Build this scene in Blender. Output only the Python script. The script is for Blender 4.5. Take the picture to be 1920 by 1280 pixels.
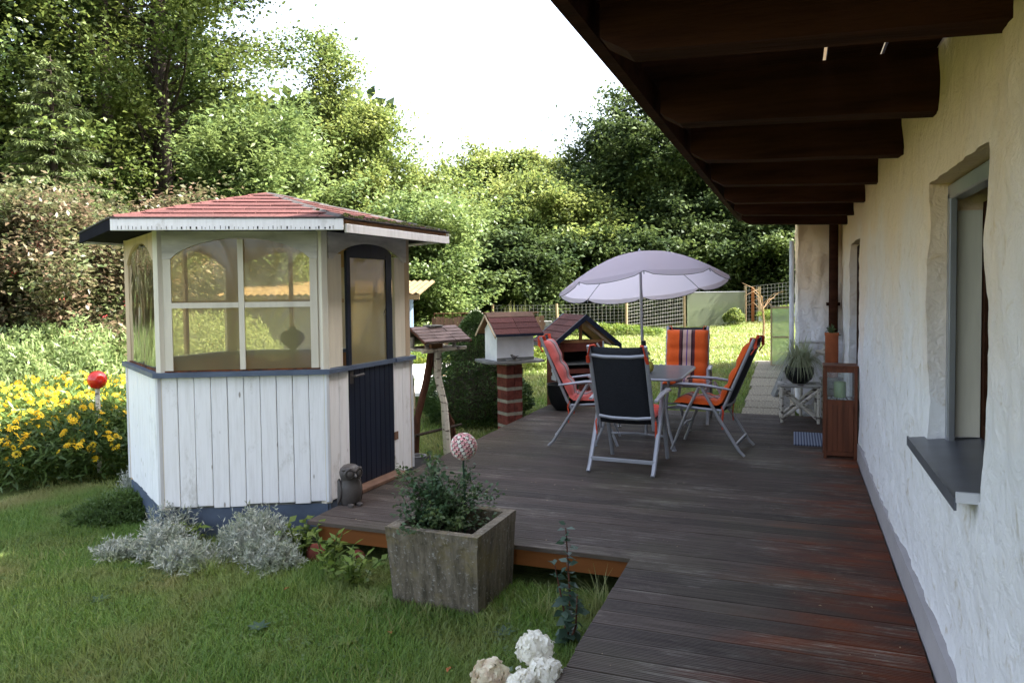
import bpy, bmesh, math, random
import numpy as np
from mathutils import Vector, Matrix, Euler, noise
PI=math.pi
random.seed(7); rng=np.random.default_rng(7)
for o in list(bpy.data.objects): bpy.data.objects.remove(o)
S=bpy.context.scene
COL=S.collection
# ---------------------------------------------------------------- camera
cam=bpy.data.cameras.new('camera'); camo=bpy.data.objects.new('camera',cam); COL.objects.link(camo)
F=1400.; CX=960.; CY=600.
cam.sensor_fit='HORIZONTAL'; cam.sensor_width=36; cam.lens=F/1920*36
cam.shift_x=0.0; cam.shift_y=-(640-CY)/1920.
cam.clip_start=0.05; cam.clip_end=400
RW=Matrix(((0.93548766,0.00303397,-0.35334633),(0.35316262,-0.04139146,0.93464587),(-0.01178983,-0.9991384,-0.03979269)))  # world <- (right, down, forward)
m=Matrix(((RW[0][0],-RW[0][1],-RW[0][2]),(RW[1][0],-RW[1][1],-RW[1][2]),(RW[2][0],-RW[2][1],-RW[2][2])))
camo.matrix_world=Matrix.Translation((0,0,1.6))@m.to_4x4()
S.camera=camo
# ---------------------------------------------------------------- light
SUN_EL=math.radians(50); SUN_DIR=Vector((0.92*math.cos(SUN_EL),0.39*math.cos(SUN_EL),math.sin(SUN_EL)))
W=bpy.data.worlds.new('World'); S.world=W; W.use_nodes=True
nt=W.node_tree; nt.nodes.clear()
sky=nt.nodes.new('ShaderNodeTexSky'); sky.sky_type='NISHITA'; sky.sun_disc=False
sky.sun_elevation=SUN_EL; sky.sun_rotation=math.atan2(SUN_DIR.x,SUN_DIR.y)
sky.air_density=1.0; sky.dust_density=5.0; sky.ozone_density=1.0; sky.altitude=300
bg=nt.nodes.new('ShaderNodeBackground'); bg.inputs[1].default_value=0.15
wo=nt.nodes.new('ShaderNodeOutputWorld')
hsv=nt.nodes.new('ShaderNodeHueSaturation'); hsv.inputs['Saturation'].default_value=.62; nt.links.new(sky.outputs[0],hsv.inputs['Color']); nt.links.new(hsv.outputs[0],bg.inputs[0]); nt.links.new(bg.outputs[0],wo.inputs[0])
sl=bpy.data.lights.new('sun','SUN'); sl.energy=4.9; sl.angle=math.radians(0.53); sl.color=(1,0.95,0.86)
slo=bpy.data.objects.new('sun',sl); COL.objects.link(slo)
slo.rotation_euler=SUN_DIR.to_track_quat('Z','Y').to_euler()
slo.location=(10,5,20)
S.view_settings.view_transform='Standard'; S.view_settings.look='None'
S.view_settings.exposure=2.50; S.view_settings.gamma=1; S.view_settings.use_curve_mapping=False
# ---------------------------------------------------------------- materials
def N(nt,t,**k):
    n=nt.nodes.new(t)
    for a,b in k.items(): setattr(n,a,b)
    return n
def ramp(nt,stops,fac):
    r=N(nt,'ShaderNodeValToRGB'); e=r.color_ramp.elements
    while len(e)<len(stops): e.new(0.5)
    for i,(p,c) in enumerate(stops):
        e[i].position=p; e[i].color=(c,c,c,1) if isinstance(c,(int,float)) else (*c,1)
    nt.links.new(fac,r.inputs[0]); return r.outputs[0]
def tex(nt,co,kind='noise',scale=5,det=5,rough=.6,stretch=(1,1,1),dist=0):
    mp=N(nt,'ShaderNodeMapping'); mp.inputs['Scale'].default_value=stretch
    nt.links.new(co,mp.inputs[0])
    if kind=='noise':
        t=N(nt,'ShaderNodeTexNoise'); t.inputs['Scale'].default_value=scale; t.inputs['Detail'].default_value=det
        t.inputs['Roughness'].default_value=rough; t.inputs['Distortion'].default_value=dist
        nt.links.new(mp.outputs[0],t.inputs['Vector']); return t.outputs[0]
    if kind=='voronoi':
        t=N(nt,'ShaderNodeTexVoronoi'); t.inputs['Scale'].default_value=scale
        nt.links.new(mp.outputs[0],t.inputs['Vector']); return t.outputs['Distance']
def mixc(nt,fac,a,b,mode='MIX'):
    mx=N(nt,'ShaderNodeMix',data_type='RGBA',blend_type=mode)
    for i,v in ((0,fac),(6,a),(7,b)):
        if isinstance(v,(int,float)): mx.inputs[i].default_value=v
        elif isinstance(v,tuple): mx.inputs[i].default_value=(*v,1)
        else: nt.links.new(v,mx.inputs[i])
    return mx.outputs[2]
def math_(nt,op,a,b=0,clamp=False):
    q=N(nt,'ShaderNodeMath',operation=op); q.use_clamp=clamp
    for i,v in ((0,a),(1,b)):
        if isinstance(v,(int,float)): q.inputs[i].default_value=v
        else: nt.links.new(v,q.inputs[i])
    return q.outputs[0]
def newmat(name):
    M=bpy.data.materials.new(name); M.use_nodes=True; nt=M.node_tree; nt.nodes.clear()
    out=N(nt,'ShaderNodeOutputMaterial'); p=N(nt,'ShaderNodeBsdfPrincipled'); nt.links.new(p.outputs[0],out.inputs[0])
    tc=N(nt,'ShaderNodeTexCoord'); return M,nt,p,tc,out
def bump(nt,p,h,strength=.3,dist=.01):
    b=N(nt,'ShaderNodeBump'); b.inputs['Strength'].default_value=strength; b.inputs['Distance'].default_value=dist
    nt.links.new(h,b.inputs['Height']); nt.links.new(b.outputs[0],p.inputs['Normal'])
def simple(name,col,rough=.6,metal=0,var=.25,scale=8,stretch=(1,1,1),bs=.2,bd=.003,col2=None,spec=.25,rnd=0.0,thr=(.35,.65),noisedet=6):
    M,nt,p,tc,out=newmat(name)
    n1=tex(nt,tc.outputs['Object'],scale=scale,det=noisedet,stretch=stretch)
    f=ramp(nt,[(thr[0],0.0),(thr[1],1.0)],n1)
    c2=col2 if col2 else tuple(c*(1-var) for c in col)
    c=mixc(nt,f,col,c2)
    if rnd:
        oi=N(nt,'ShaderNodeObjectInfo')
        g=math_(nt,'MULTIPLY_ADD',oi.outputs['Random'],rnd); g.node.inputs[2].default_value=1-rnd/2
        hs=N(nt,'ShaderNodeHueSaturation'); nt.links.new(g,hs.inputs['Value']); nt.links.new(c,hs.inputs['Color']); c=hs.outputs[0]
    nt.links.new(c,p.inputs['Base Color'])
    p.inputs['Roughness'].default_value=rough; p.inputs['Metallic'].default_value=metal; p.inputs['Specular IOR Level'].default_value=spec
    n2=tex(nt,tc.outputs['Object'],scale=scale*4,det=4,stretch=stretch)
    bump(nt,p,n2,bs,bd)
    return M
def leafmat(name,c1,c2,c3=None,trans=.35,rough=.45,nscale=1.2,spec=.35):
    M,nt,p,tc,out=newmat(name)
    geo=N(nt,'ShaderNodeNewGeometry')
    c=mixc(nt,geo.outputs['Random Per Island'],c1,c2)
    n1=tex(nt,tc.outputs['Object'],scale=nscale,det=3)
    if c3: c=mixc(nt,ramp(nt,[(.42,0.0),(.68,1.0)],n1),c,c3)
    nt.links.new(c,p.inputs['Base Color']); p.inputs['Roughness'].default_value=rough; p.inputs['Specular IOR Level'].default_value=spec
    tr=N(nt,'ShaderNodeBsdfTranslucent')
    hs=N(nt,'ShaderNodeHueSaturation'); hs.inputs['Hue'].default_value=.485; hs.inputs['Saturation'].default_value=.95; hs.inputs['Value'].default_value=1.6
    nt.links.new(c,hs.inputs['Color']); nt.links.new(hs.outputs[0],tr.inputs[0])
    mx=N(nt,'ShaderNodeMixShader'); mx.inputs[0].default_value=trans
    nt.links.new(p.outputs[0],mx.inputs[1]); nt.links.new(tr.outputs[0],mx.inputs[2]); nt.links.new(mx.outputs[0],out.inputs[0])
    return M
MT={}
MT['white_paint']=simple('white_paint',(.66,.66,.68),.6,scale=3,stretch=(1,1,.25),var=.22,bs=.25,rnd=.08)
# weathered white planks: grain and dirt near their feet
def plank_mat():
    M,nt,p,tc,out=newmat('weathered_white_planks')
    oi=N(nt,'ShaderNodeObjectInfo')
    ad=N(nt,'ShaderNodeVectorMath',operation='ADD'); nt.links.new(tc.outputs['Object'],ad.inputs[0])
    sc=N(nt,'ShaderNodeVectorMath',operation='SCALE'); sc.inputs[3].default_value=37
    cb=N(nt,'ShaderNodeCombineXYZ'); nt.links.new(oi.outputs['Random'],cb.inputs[0]); nt.links.new(oi.outputs['Random'],cb.inputs[2])
    nt.links.new(cb.outputs[0],sc.inputs[0]); nt.links.new(sc.outputs[0],ad.inputs[1]); co=ad.outputs[0]
    g=tex(nt,co,scale=14,det=8,stretch=(2.5,2.5,.18),rough=.7)
    st=tex(nt,co,scale=2.6,det=7,stretch=(1.4,1.4,.7),rough=.75)
    c=mixc(nt,ramp(nt,[(.45,0.0),(.75,.55)],g),(.80,.80,.82),(.56,.55,.54))
    c=mixc(nt,ramp(nt,[(.56,0.0),(.74,.75)],st),c,(.33,.31,.26))
    kn=tex(nt,co,'voronoi',scale=3.3,stretch=(3,3,1))
    c=mixc(nt,ramp(nt,[(.05,.8),(.09,0.0)],kn),c,(.2,.17,.13))
    nt.links.new(c,p.inputs['Base Color']); p.inputs['Roughness'].default_value=.6
    bump(nt,p,g,.35,.004); return M
MT['planks']=plank_mat()
MT['tan_wood']=simple('faded_tan_frame_wood',(.60,.45,.31),.6,scale=3,stretch=(3,3,.3),var=.3,rnd=.1)
MT['post_paint']=simple('yellowed_cream_paint',(.70,.65,.54),.55,scale=3,stretch=(3,3,.4),var=.2)
MT['arch']=simple('weathered_arch_board',(.62,.59,.54),.65,scale=5,stretch=(.5,.5,2.5),var=.4)
MT['brownwood']=simple('orange_brown_planks',(.36,.18,.08),.6,scale=4,stretch=(3,3,.3),var=.4,rnd=.2)
MT['blue_paint']=simple('slate_blue_paint',(.10,.13,.19),.5,scale=4,var=.3)
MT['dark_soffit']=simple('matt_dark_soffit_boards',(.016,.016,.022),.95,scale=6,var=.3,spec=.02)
MT['navy']=simple('dark_navy_paint',(.014,.019,.036),.42,scale=6,stretch=(3,3,.3),var=.3,rnd=.15)
MT['shingle']=simple('red_shingle',(.098,.036,.033),.9,scale=60,var=.45,rnd=.3,bs=.8,bd=.003)
MT['shingle_dark']=simple('mossy_grey_cap',(.07,.065,.065),.9,scale=20,var=.4,bs=.6)
MT['moss']=simple('moss',(.09,.10,.02),1,scale=30,var=.6,bs=1,bd=.01)
MT['rust']=simple('rusty_stain',(.20,.06,.015),.9,col2=(.03,.015,.008),scale=12)
MT['concrete']=None
def concrete():
    M,nt,p,tc,out=newmat('mossy_board_marked_concrete')
    co=tc.outputs['Object']
    a=tex(nt,co,scale=5,det=10,rough=.72,stretch=(3.2,3.2,.5)); b=tex(nt,co,scale=5,det=9,rough=.7); d=tex(nt,co,scale=45,det=6,rough=.7)
    e=tex(nt,co,scale=9,det=8,rough=.7,stretch=(4,4,.28))
    c=mixc(nt,ramp(nt,[(.38,0.0),(.62,1.0)],a),(.20,.165,.12),(.060,.050,.032))
    c=mixc(nt,ramp(nt,[(.52,0.0),(.64,.75)],b),c,(.16,.125,.05))
    c=mixc(nt,ramp(nt,[(.60,0.0),(.70,.85)],e),c,(.03,.028,.022))
    c=mixc(nt,ramp(nt,[(.57,0.0),(.66,.65)],d),c,(.38,.36,.33))
    nt.links.new(c,p.inputs['Base Color']); p.inputs['Roughness'].default_value=.95
    bump(nt,p,math_(nt,'ADD',a,d),.7,.012); return M
MT['concrete']=concrete()
def deckmat():
    M,nt,p,tc,out=newmat('weathered_decking')
    geo=N(nt,'ShaderNodeNewGeometry'); oi=N(nt,'ShaderNodeObjectInfo')
    sx=N(nt,'ShaderNodeSeparateXYZ'); nt.links.new(geo.outputs['Position'],sx.inputs[0])
    
    cb=N(nt,'ShaderNodeCombineXYZ'); nt.links.new(math_(nt,'MULTIPLY',oi.outputs['Random'],60.0),cb.inputs[0]); nt.links.new(math_(nt,'MULTIPLY',oi.outputs['Random'],23.0),cb.inputs[2])
    va=N(nt,'ShaderNodeVectorMath',operation='ADD'); nt.links.new(geo.outputs['Position'],va.inputs[0]); nt.links.new(cb.outputs[0],va.inputs[1]); cob=va.outputs[0]
    co=geo.outputs['Position']
    n0=tex(nt,co,scale=2.2,det=5,stretch=(.8,1,1)); 
    # worn grey where rain reaches, still red-brown oil close to the wall
    x=math_(nt,'ADD',sx.outputs[0],math_(nt,'MULTIPLY',math_(nt,'SUBTRACT',n0,.5),1.0))
    x=math_(nt,'ADD',x,math_(nt,'MULTIPLY',math_(nt,'SUBTRACT',oi.outputs['Random'],.5),.42))
    yf=N(nt,'ShaderNodeMapRange'); nt.links.new(sx.outputs[1],yf.inputs[0]); yf.inputs[1].default_value=3.0; yf.inputs[2].default_value=7.5; yf.inputs[3].default_value=0; yf.inputs[4].default_value=-.55
    x=math_(nt,'ADD',x,yf.outputs[0])
    red=ramp(nt,[(.30,0.0),(.56,1.0)],math_(nt,'MULTIPLY_ADD',x,.5)); 
    # (multiply_add third input)
    for q in nt.nodes:
        if q.type=='MATH' and q.operation=='MULTIPLY_ADD': q.inputs[2].default_value=.5
    gr=tex(nt,cob,scale=7,det=8,rough=.7,stretch=(.35,9,1))
    grey=mixc(nt,ramp(nt,[(.35,0.0),(.7,1.0)],gr),(.084,.063,.052),(.028,.0185,.014))
    br=mixc(nt,ramp(nt,[(.4,0.0),(.65,1.0)],tex(nt,co,scale=3,det=5,stretch=(.5,2,1))),(.050,.025,.018),(.120,.026,.006))
    c=mixc(nt,red,grey,br)
    pale=tex(nt,co,scale=1.3,det=8,rough=.72,stretch=(1,1.7,1)); fine=tex(nt,cob,scale=16,det=6,rough=.75,stretch=(.12,3.5,1))
    pm=math_(nt,'MULTIPLY',ramp(nt,[(.50,0.0),(.66,1.0)],pale),ramp(nt,[(.48,0.0),(.62,1.0)],fine))
    c=mixc(nt,math_(nt,'MULTIPLY',pm,.95),c,(.23,.205,.17))
    grn=tex(nt,co,scale=.9,det=4); lf=ramp(nt,[(.0,1.0),(1.0,0.0)],math_(nt,'MULTIPLY_ADD',sx.outputs[0],.5))
    c=mixc(nt,math_(nt,'MULTIPLY',ramp(nt,[(.45,0.0),(.7,.5)],grn),lf),c,(.085,.08,.045))
    hs=N(nt,'ShaderNodeHueSaturation'); nt.links.new(c,hs.inputs['Color'])
    v=math_(nt,'MULTIPLY_ADD',oi.outputs['Random'],.60); v.node.inputs[2].default_value=.70; nt.links.new(v,hs.inputs['Value'])
    nt.links.new(hs.outputs[0],p.inputs['Base Color']); p.inputs['Roughness'].default_value=.58; p.inputs['Specular IOR Level'].default_value=.25
    bump(nt,p,fine,.25,.003); return M
MT['deck']=deckmat()
MT['orangewood']=simple('orange_stained_timber',(.22,.075,.018),.5,scale=3,stretch=(.3,3,3),var=.3)
MT['darkbeam']=simple('dark_stained_beam',(.050,.019,.010),.85,scale=4,stretch=(.35,3,3),var=.5,rnd=.35,spec=.05,bs=.6,bd=.01)
def plaster():
    M,nt,p,tc,out=newmat('rough_white_plaster')
    co=tc.outputs['Object']; sx=N(nt,'ShaderNodeSeparateXYZ'); nt.links.new(co,sx.inputs[0])
    a=tex(nt,co,scale=7,det=9,rough=.7,dist=.8); b=tex(nt,co,scale=1.2,det=6); d=tex(nt,co,scale=40,det=6,rough=.7); v=tex(nt,co,scale=3,det=6,stretch=(1,2.5,.5))
    c=mixc(nt,ramp(nt,[(.57,0.0),(.68,.65)],a),(.74,.73,.745),(.42,.34,.23))
    c=mixc(nt,ramp(nt,[(.50,0.0),(.78,.22)],v),c,(.46,.42,.36))
    # warm bounced light painted into the upper half as ochre, ragged lower limit
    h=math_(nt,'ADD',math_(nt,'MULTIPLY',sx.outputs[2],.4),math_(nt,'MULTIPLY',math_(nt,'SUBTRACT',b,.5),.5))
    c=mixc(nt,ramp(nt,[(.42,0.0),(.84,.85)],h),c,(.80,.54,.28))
    nt.links.new(c,p.inputs['Base Color']); p.inputs['Roughness'].default_value=.9; p.inputs['Specular IOR Level'].default_value=.2
    tr=tex(nt,co,scale=10,det=4,rough=.55,stretch=(1,1,1),dist=1.1)
    bump(nt,p,math_(nt,'ADD',math_(nt,'ADD',a,math_(nt,'MULTIPLY',tr,1.3)),math_(nt,'MULTIPLY',d,.35)),.7,.022); return M
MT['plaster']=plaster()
MT['plinth']=simple('grey_plinth_paint',(.37,.345,.35),.7,scale=3,var=.15)
MT['alu']=simple('grey_aluminium',(.42,.43,.46),.35,.85,var=.12,scale=4,bs=.02)
MT['sill']=simple('zinc_grey_sill',(.13,.135,.155),.32,.3,var=.25,scale=5,bs=.03)
MT['chairmetal']=simple('grey_chair_tube',(.34,.345,.375),.36,.35,var=.12,scale=6,bs=.02)
MT['sling']=simple('charcoal_sling_fabric',(.018,.020,.026),.75,var=.3,scale=60,bs=.3,bd=.001)
MT['glassdark']=simple('dark_sheet_behind_pane',(.02,.017,.014),.06,var=.1,spec=.5,bs=0)
MT['tabletop']=simple('grey_table_top',(.12,.12,.135),.3,var=.25,scale=5,bs=.03)
MT['brick']=simple('red_brick',(.20,.055,.04),.9,var=.5,scale=14,rnd=.35,bs=.6,bd=.004)
MT['mortar']=simple('pale_mortar',(.34,.31,.24),.95,var=.35,scale=20,bs=.5)
MT['redpaint']=simple('red_brown_masonry_paint',(.17,.045,.03),.85,var=.4,scale=9,bs=.4)
MT['black']=simple('black_void_and_plastic',(.012,.013,.014),.5,var=.3)
MT['whitewall']=simple('white_masonry_paint',(.76,.76,.78),.8,var=.2,scale=4,bs=.3)
MT['stone']=simple('grey_stone_slab',(.20,.20,.19),.9,var=.45,scale=8,bs=.5)
MT['bark']=simple('dark_bark',(.06,.045,.035),.95,var=.5,scale=5,stretch=(2,2,.5),bs=.9,bd=.03)
MT['barkred']=simple('reddish_branch_bark',(.09,.035,.02),.85,var=.5,scale=8,stretch=(2,2,.5),bs=.7,bd=.01)
def birch(name,c=(.52,.49,.42)):
    M,nt,p,tc,out=newmat(name)
    a=tex(nt,tc.outputs['Object'],scale=9,det=5,stretch=(1,1,3.2))
    cc=mixc(nt,ramp(nt,[(.55,0.0),(.62,.9)],a),c,(.05,.03,.025)); nt.links.new(cc,p.inputs['Base Color']); p.inputs['Roughness'].default_value=.8
    bump(nt,p,a,.4,.006); return M
MT['birch']=birch('birch_bark'); MT['birchgrey']=birch('greyed_birch',(.34,.33,.31))
MT['feederwood']=simple('weathered_feeder_shingle',(.19,.14,.13),.85,var=.5,scale=10,rnd=.4,stretch=(1,4,1))
MT['shedblue']=simple('shed_blue_grey_boards',(.11,.16,.22),.7,var=.35,scale=3,stretch=(4,4,.4),rnd=.2)
MT['fencewood']=simple('brown_fence_board',(.16,.09,.06),.8,var=.4,scale=3,stretch=(4,4,.4),rnd=.35)
MT['postwood']=simple('pale_fence_post',(.36,.27,.16),.8,var=.35,scale=5,stretch=(3,3,.4))
MT['wire']=simple('galvanised_wire',(.42,.42,.38),.5,.3,var=.2)
MT['cabinet']=simple('red_brown_teak',(.13,.04,.018),.42,var=.4,scale=5,stretch=(4,4,.4),rnd=.15)
MT['terracotta']=simple('terracotta',(.42,.12,.05),.8,var=.25,scale=6)
MT['owl']=simple('dark_bronze_ceramic',(.085,.075,.07),.42,var=.35,scale=10,bs=.3)
MT['soil']=simple('dark_soil',(.035,.025,.018),1,var=.5,scale=20,bs=1,bd=.02)
MT['greystoneware']=simple('grey_stoneware',(.16,.16,.17),.6,var=.4,scale=8)
MT['redball']=simple('glossy_red_glaze',(.55,.02,.01),.12,var=.15,spec=.6,bs=.02)
MT['candle']=simple('pale_green_wax',(.33,.46,.22),.5,var=.1)
MT['yellowcer']=simple('yellow_green_ceramic',(.45,.42,.08),.3,var=.3)
MT['whiteplastic']=simple('white_lounger_cloth',(.8,.78,.76),.6,var=.06)
MT['gravel']=simple('exposed_aggregate_slab',(.34,.30,.23),.95,col2=(.10,.09,.07),scale=45,bs=1,bd=.006,rnd=.2)
MT['redcloth']=simple('red_orange_strap',(.60,.07,.03),.8,var=.2,scale=30)
MT['greenmetal']=simple('dark_green_rod',(.02,.05,.025),.5,var=.2)
MT['pinkpetal']=simple('pink_enamel_flowers',(.62,.28,.30),.45,col2=(.66,.52,.44),scale=18,thr=(.45,.55),rnd=.3)
MT['maroon']=simple('dark_maroon_enamel',(.06,.012,.014),.5,var=.3)
MT['amberroof']=simple('amber_corrugated_roof',(.17,.115,.055),.7,var=.5,scale=5)
MT['mossroof']=simple('grey_shed_roof_edge',(.3,.3,.3),.8,var=.3)
def stripes(name,base,s1,s2,s3,s4):
    M,nt,p,tc,out=newmat(name)
    sx=N(nt,'ShaderNodeSeparateXYZ'); nt.links.new(tc.outputs['UV'],sx.inputs[0])
    r=N(nt,'ShaderNodeValToRGB'); r.color_ramp.interpolation='CONSTANT'
    st=[(0,base),(.31,s1),(.37,s2),(.40,s3),(.485,s4),(.515,s3),(.60,s2),(.63,s1),(.69,base)]
    e=r.color_ramp.elements
    while len(e)<len(st): e.new(.5)
    for i,(q,c) in enumerate(st): e[i].position=q; e[i].color=(*c,1)
    nt.links.new(sx.outputs[0],r.inputs[0])
    n=tex(nt,tc.outputs['Object'],scale=120,det=3); w=tex(nt,tc.outputs['Object'],scale=9,det=4)
    c=mixc(nt,math_(nt,'MULTIPLY',n,.35),r.outputs[0],(.0,.0,.0))
    nt.links.new(c,p.inputs['Base Color']); p.inputs['Roughness'].default_value=.9; p.inputs['Sheen Weight'].default_value=.15; p.inputs['Specular IOR Level'].default_value=.15
    bump(nt,p,w,.5,.02); return M
MT['cush_or']=stripes('orange_striped_cushion',(.78,.12,.02),(.10,.03,.035),(.035,.012,.02),(.55,.36,.30),(.10,.04,.22))
MT['cush_pk']=stripes('faded_pink_striped_cushion',(.80,.17,.14),(.30,.13,.10),(.22,.10,.08),(.52,.36,.34),(.30,.20,.24))
MT['cush_rd']=stripes('red_pink_cushion',(.80,.10,.07),(.25,.05,.05),(.2,.04,.04),(.5,.3,.28),(.25,.15,.2))
def canopy():
    M,nt,p,tc,out=newmat('lavender_parasol_cloth')
    n=tex(nt,tc.outputs['Object'],scale=3,det=5); c=mixc(nt,n,(.60,.53,.62),(.68,.61,.68))
    nt.links.new(c,p.inputs['Base Color']); p.inputs['Roughness'].default_value=.85; p.inputs['Specular IOR Level'].default_value=.15
    tr=N(nt,'ShaderNodeBsdfTranslucent'); tr.inputs[0].default_value=(.85,.79,.88,1)
    mx=N(nt,'ShaderNodeMixShader'); mx.inputs[0].default_value=.55
    nt.links.new(p.outputs[0],mx.inputs[1]); nt.links.new(tr.outputs[0],mx.inputs[2]); nt.links.new(mx.outputs[0],out.inputs[0])
    bump(nt,p,tex(nt,tc.outputs['Object'],scale=5,det=3),.3,.02); return M
MT['canopy']=canopy()
def sheet(name,tint,haze,hazecol,bumpk=.25,scale=3,gl=.10):
    M,nt,p,tc,out=newmat(name); nt.nodes.remove(p)
    t=N(nt,'ShaderNodeBsdfTransparent'); t.inputs[0].default_value=(*tint,1)
    d=N(nt,'ShaderNodeBsdfDiffuse'); d.inputs[0].default_value=(*hazecol,1)
    tl=N(nt,'ShaderNodeBsdfTranslucent'); tl.inputs[0].default_value=(*hazecol,1)
    ad=N(nt,'ShaderNodeMixShader'); ad.inputs[0].default_value=.7; nt.links.new(d.outputs[0],ad.inputs[1]); nt.links.new(tl.outputs[0],ad.inputs[2])
    g=N(nt,'ShaderNodeBsdfGlossy'); g.inputs['Roughness'].default_value=.06
    b=N(nt,'ShaderNodeBump'); b.inputs['Strength'].default_value=bumpk; b.inputs['Distance'].default_value=.05
    nt.links.new(tex(nt,tc.outputs['Object'],scale=scale,det=2,stretch=(1,1,.45),dist=1.5),b.inputs['Height']); nt.links.new(b.outputs[0],g.inputs['Normal'])
    m1=N(nt,'ShaderNodeMixShader'); m1.inputs[0].default_value=haze
    nt.links.new(t.outputs[0],m1.inputs[1]); nt.links.new(ad.outputs[0],m1.inputs[2])
    fr=N(nt,'ShaderNodeFresnel'); fr.inputs[0].default_value=1.5; nt.links.new(b.outputs[0],fr.inputs['Normal'])
    m2=N(nt,'ShaderNodeMixShader'); nt.links.new(math_(nt,'ADD',math_(nt,'MULTIPLY',fr.outputs[0],.8),gl,True),m2.inputs[0])
    nt.links.new(m1.outputs[0],m2.inputs[1]); nt.links.new(g.outputs[0],m2.inputs[2]); nt.links.new(m2.outputs[0],out.inputs[0]); return M
MT['vinyl']=sheet('yellowed_clear_vinyl',(.99,.94,.78),.33,(.85,.74,.48),.22,2.2,.02)
MT['vinylwavy']=sheet('rippled_yellow_vinyl',(.9,.84,.55),.34,(.6,.56,.32),.5,2.6,.04)
MT['poly']=sheet('milky_green_polycarbonate',(.80,.87,.74),.42,(.50,.56,.42),.05,2,.02)
MT['glass']=sheet('clear_lantern_glass',(.95,.97,.97),.03,(.6,.6,.6),0.0,1,.03)
def grassground():
    M,nt,p,tc,out=newmat('lawn_ground')
    co=tc.outputs['Object']; a=tex(nt,co,scale=1.1,det=8,rough=.7); b=tex(nt,co,scale=14,det=8,rough=.8); d=tex(nt,co,scale=.35,det=4)
    c=mixc(nt,ramp(nt,[(.3,0.0),(.7,1.0)],b),(.035,.06,.014),(.13,.15,.045))
    c=mixc(nt,ramp(nt,[(.52,0.0),(.70,.6)],a),c,(.12,.105,.045))
    nt.links.new(c,p.inputs['Base Color']); p.inputs['Roughness'].default_value=.95; p.inputs['Specular IOR Level'].default_value=.1
    bump(nt,p,b,.9,.04); return M
MT['ground']=grassground()
MT['blade']=leafmat('grass_blade',(.115,.185,.030),(.20,.25,.06),(.22,.22,.08),trans=.35,nscale=.9)
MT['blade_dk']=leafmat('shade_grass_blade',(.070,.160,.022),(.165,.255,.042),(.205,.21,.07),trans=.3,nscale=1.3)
MT['beech']=leafmat('beech_leaf',(.022,.048,.012),(.105,.155,.034),(.135,.17,.035),trans=.28,nscale=.6)
MT['dark_leaf']=leafmat('dark_hornbeam_leaf',(.012,.028,.010),(.050,.080,.024),(.075,.11,.028),trans=.28,nscale=.6,spec=.22,rough=.6)
MT['light_leaf']=leafmat('pale_willow_leaf',(.040,.080,.022),(.145,.205,.060),(.14,.19,.055),trans=.33,nscale=.7)
MT['birch_leaf']=leafmat('yellow_green_leaf',(.045,.085,.020),(.165,.215,.050),(.17,.20,.05),trans=.36,nscale=.7)
MT['needle']=leafmat('spruce_needle_spray',(.060,.100,.030),(.12,.155,.050),(.13,.16,.05),trans=.15,nscale=.8)
MT['conifer']=leafmat('dwarf_conifer_needle',(.035,.08,.024),(.11,.18,.05),(.06,.11,.03),trans=.12,nscale=4)
MT['redleaf']=leafmat('reddish_shrub_leaf',(.050,.065,.026),(.175,.110,.072),(.085,.12,.04),trans=.3,nscale=1.6)
MT['berry']=simple('red_berry_cluster',(.42,.05,.05),.5,var=.3,scale=30)
MT['herb']=leafmat('flower_bed_leaf',(.065,.12,.025),(.12,.18,.045),(.05,.09,.025),trans=.35,nscale=1)
MT['herb_light']=leafmat('light_perennial_leaf',(.11,.17,.05),(.24,.30,.12),(.16,.22,.09),trans=.4,nscale=1.2)
MT['yellow']=leafmat('yellow_petal',(.78,.50,.008),(.82,.62,.03),None,trans=.4)
MT['lav']=leafmat('silver_leaf',(.24,.27,.22),(.50,.51,.46),(.24,.28,.18),trans=.15,nscale=6)
MT['fresh']=leafmat('fresh_green_leaf',(.085,.150,.022),(.13,.20,.035),(.16,.19,.03),trans=.35,nscale=3)
MT['bluegreen']=leafmat('blue_green_leaf',(.028,.058,.038),(.055,.095,.062),None,trans=.25)
MT['rose_leaf']=leafmat('small_dark_shrub_leaf',(.036,.075,.032),(.062,.115,.050),(.085,.12,.035),trans=.25,nscale=4)
MT['petal']=leafmat('white_hydrangea_petal',(.74,.72,.62),(.84,.82,.76),None,trans=.3)
MT['sedge']=leafmat('variegated_sedge_blade',(.24,.28,.16),(.34,.36,.24),None,trans=.3)
MT['pampas']=leafmat('yellow_grass_tuft',(.28,.32,.08),(.4,.42,.16),None,trans=.4)
MT['dead']=None
MT['straw']=simple('dry_twig',(.30,.20,.11),.9,var=.3)
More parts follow.
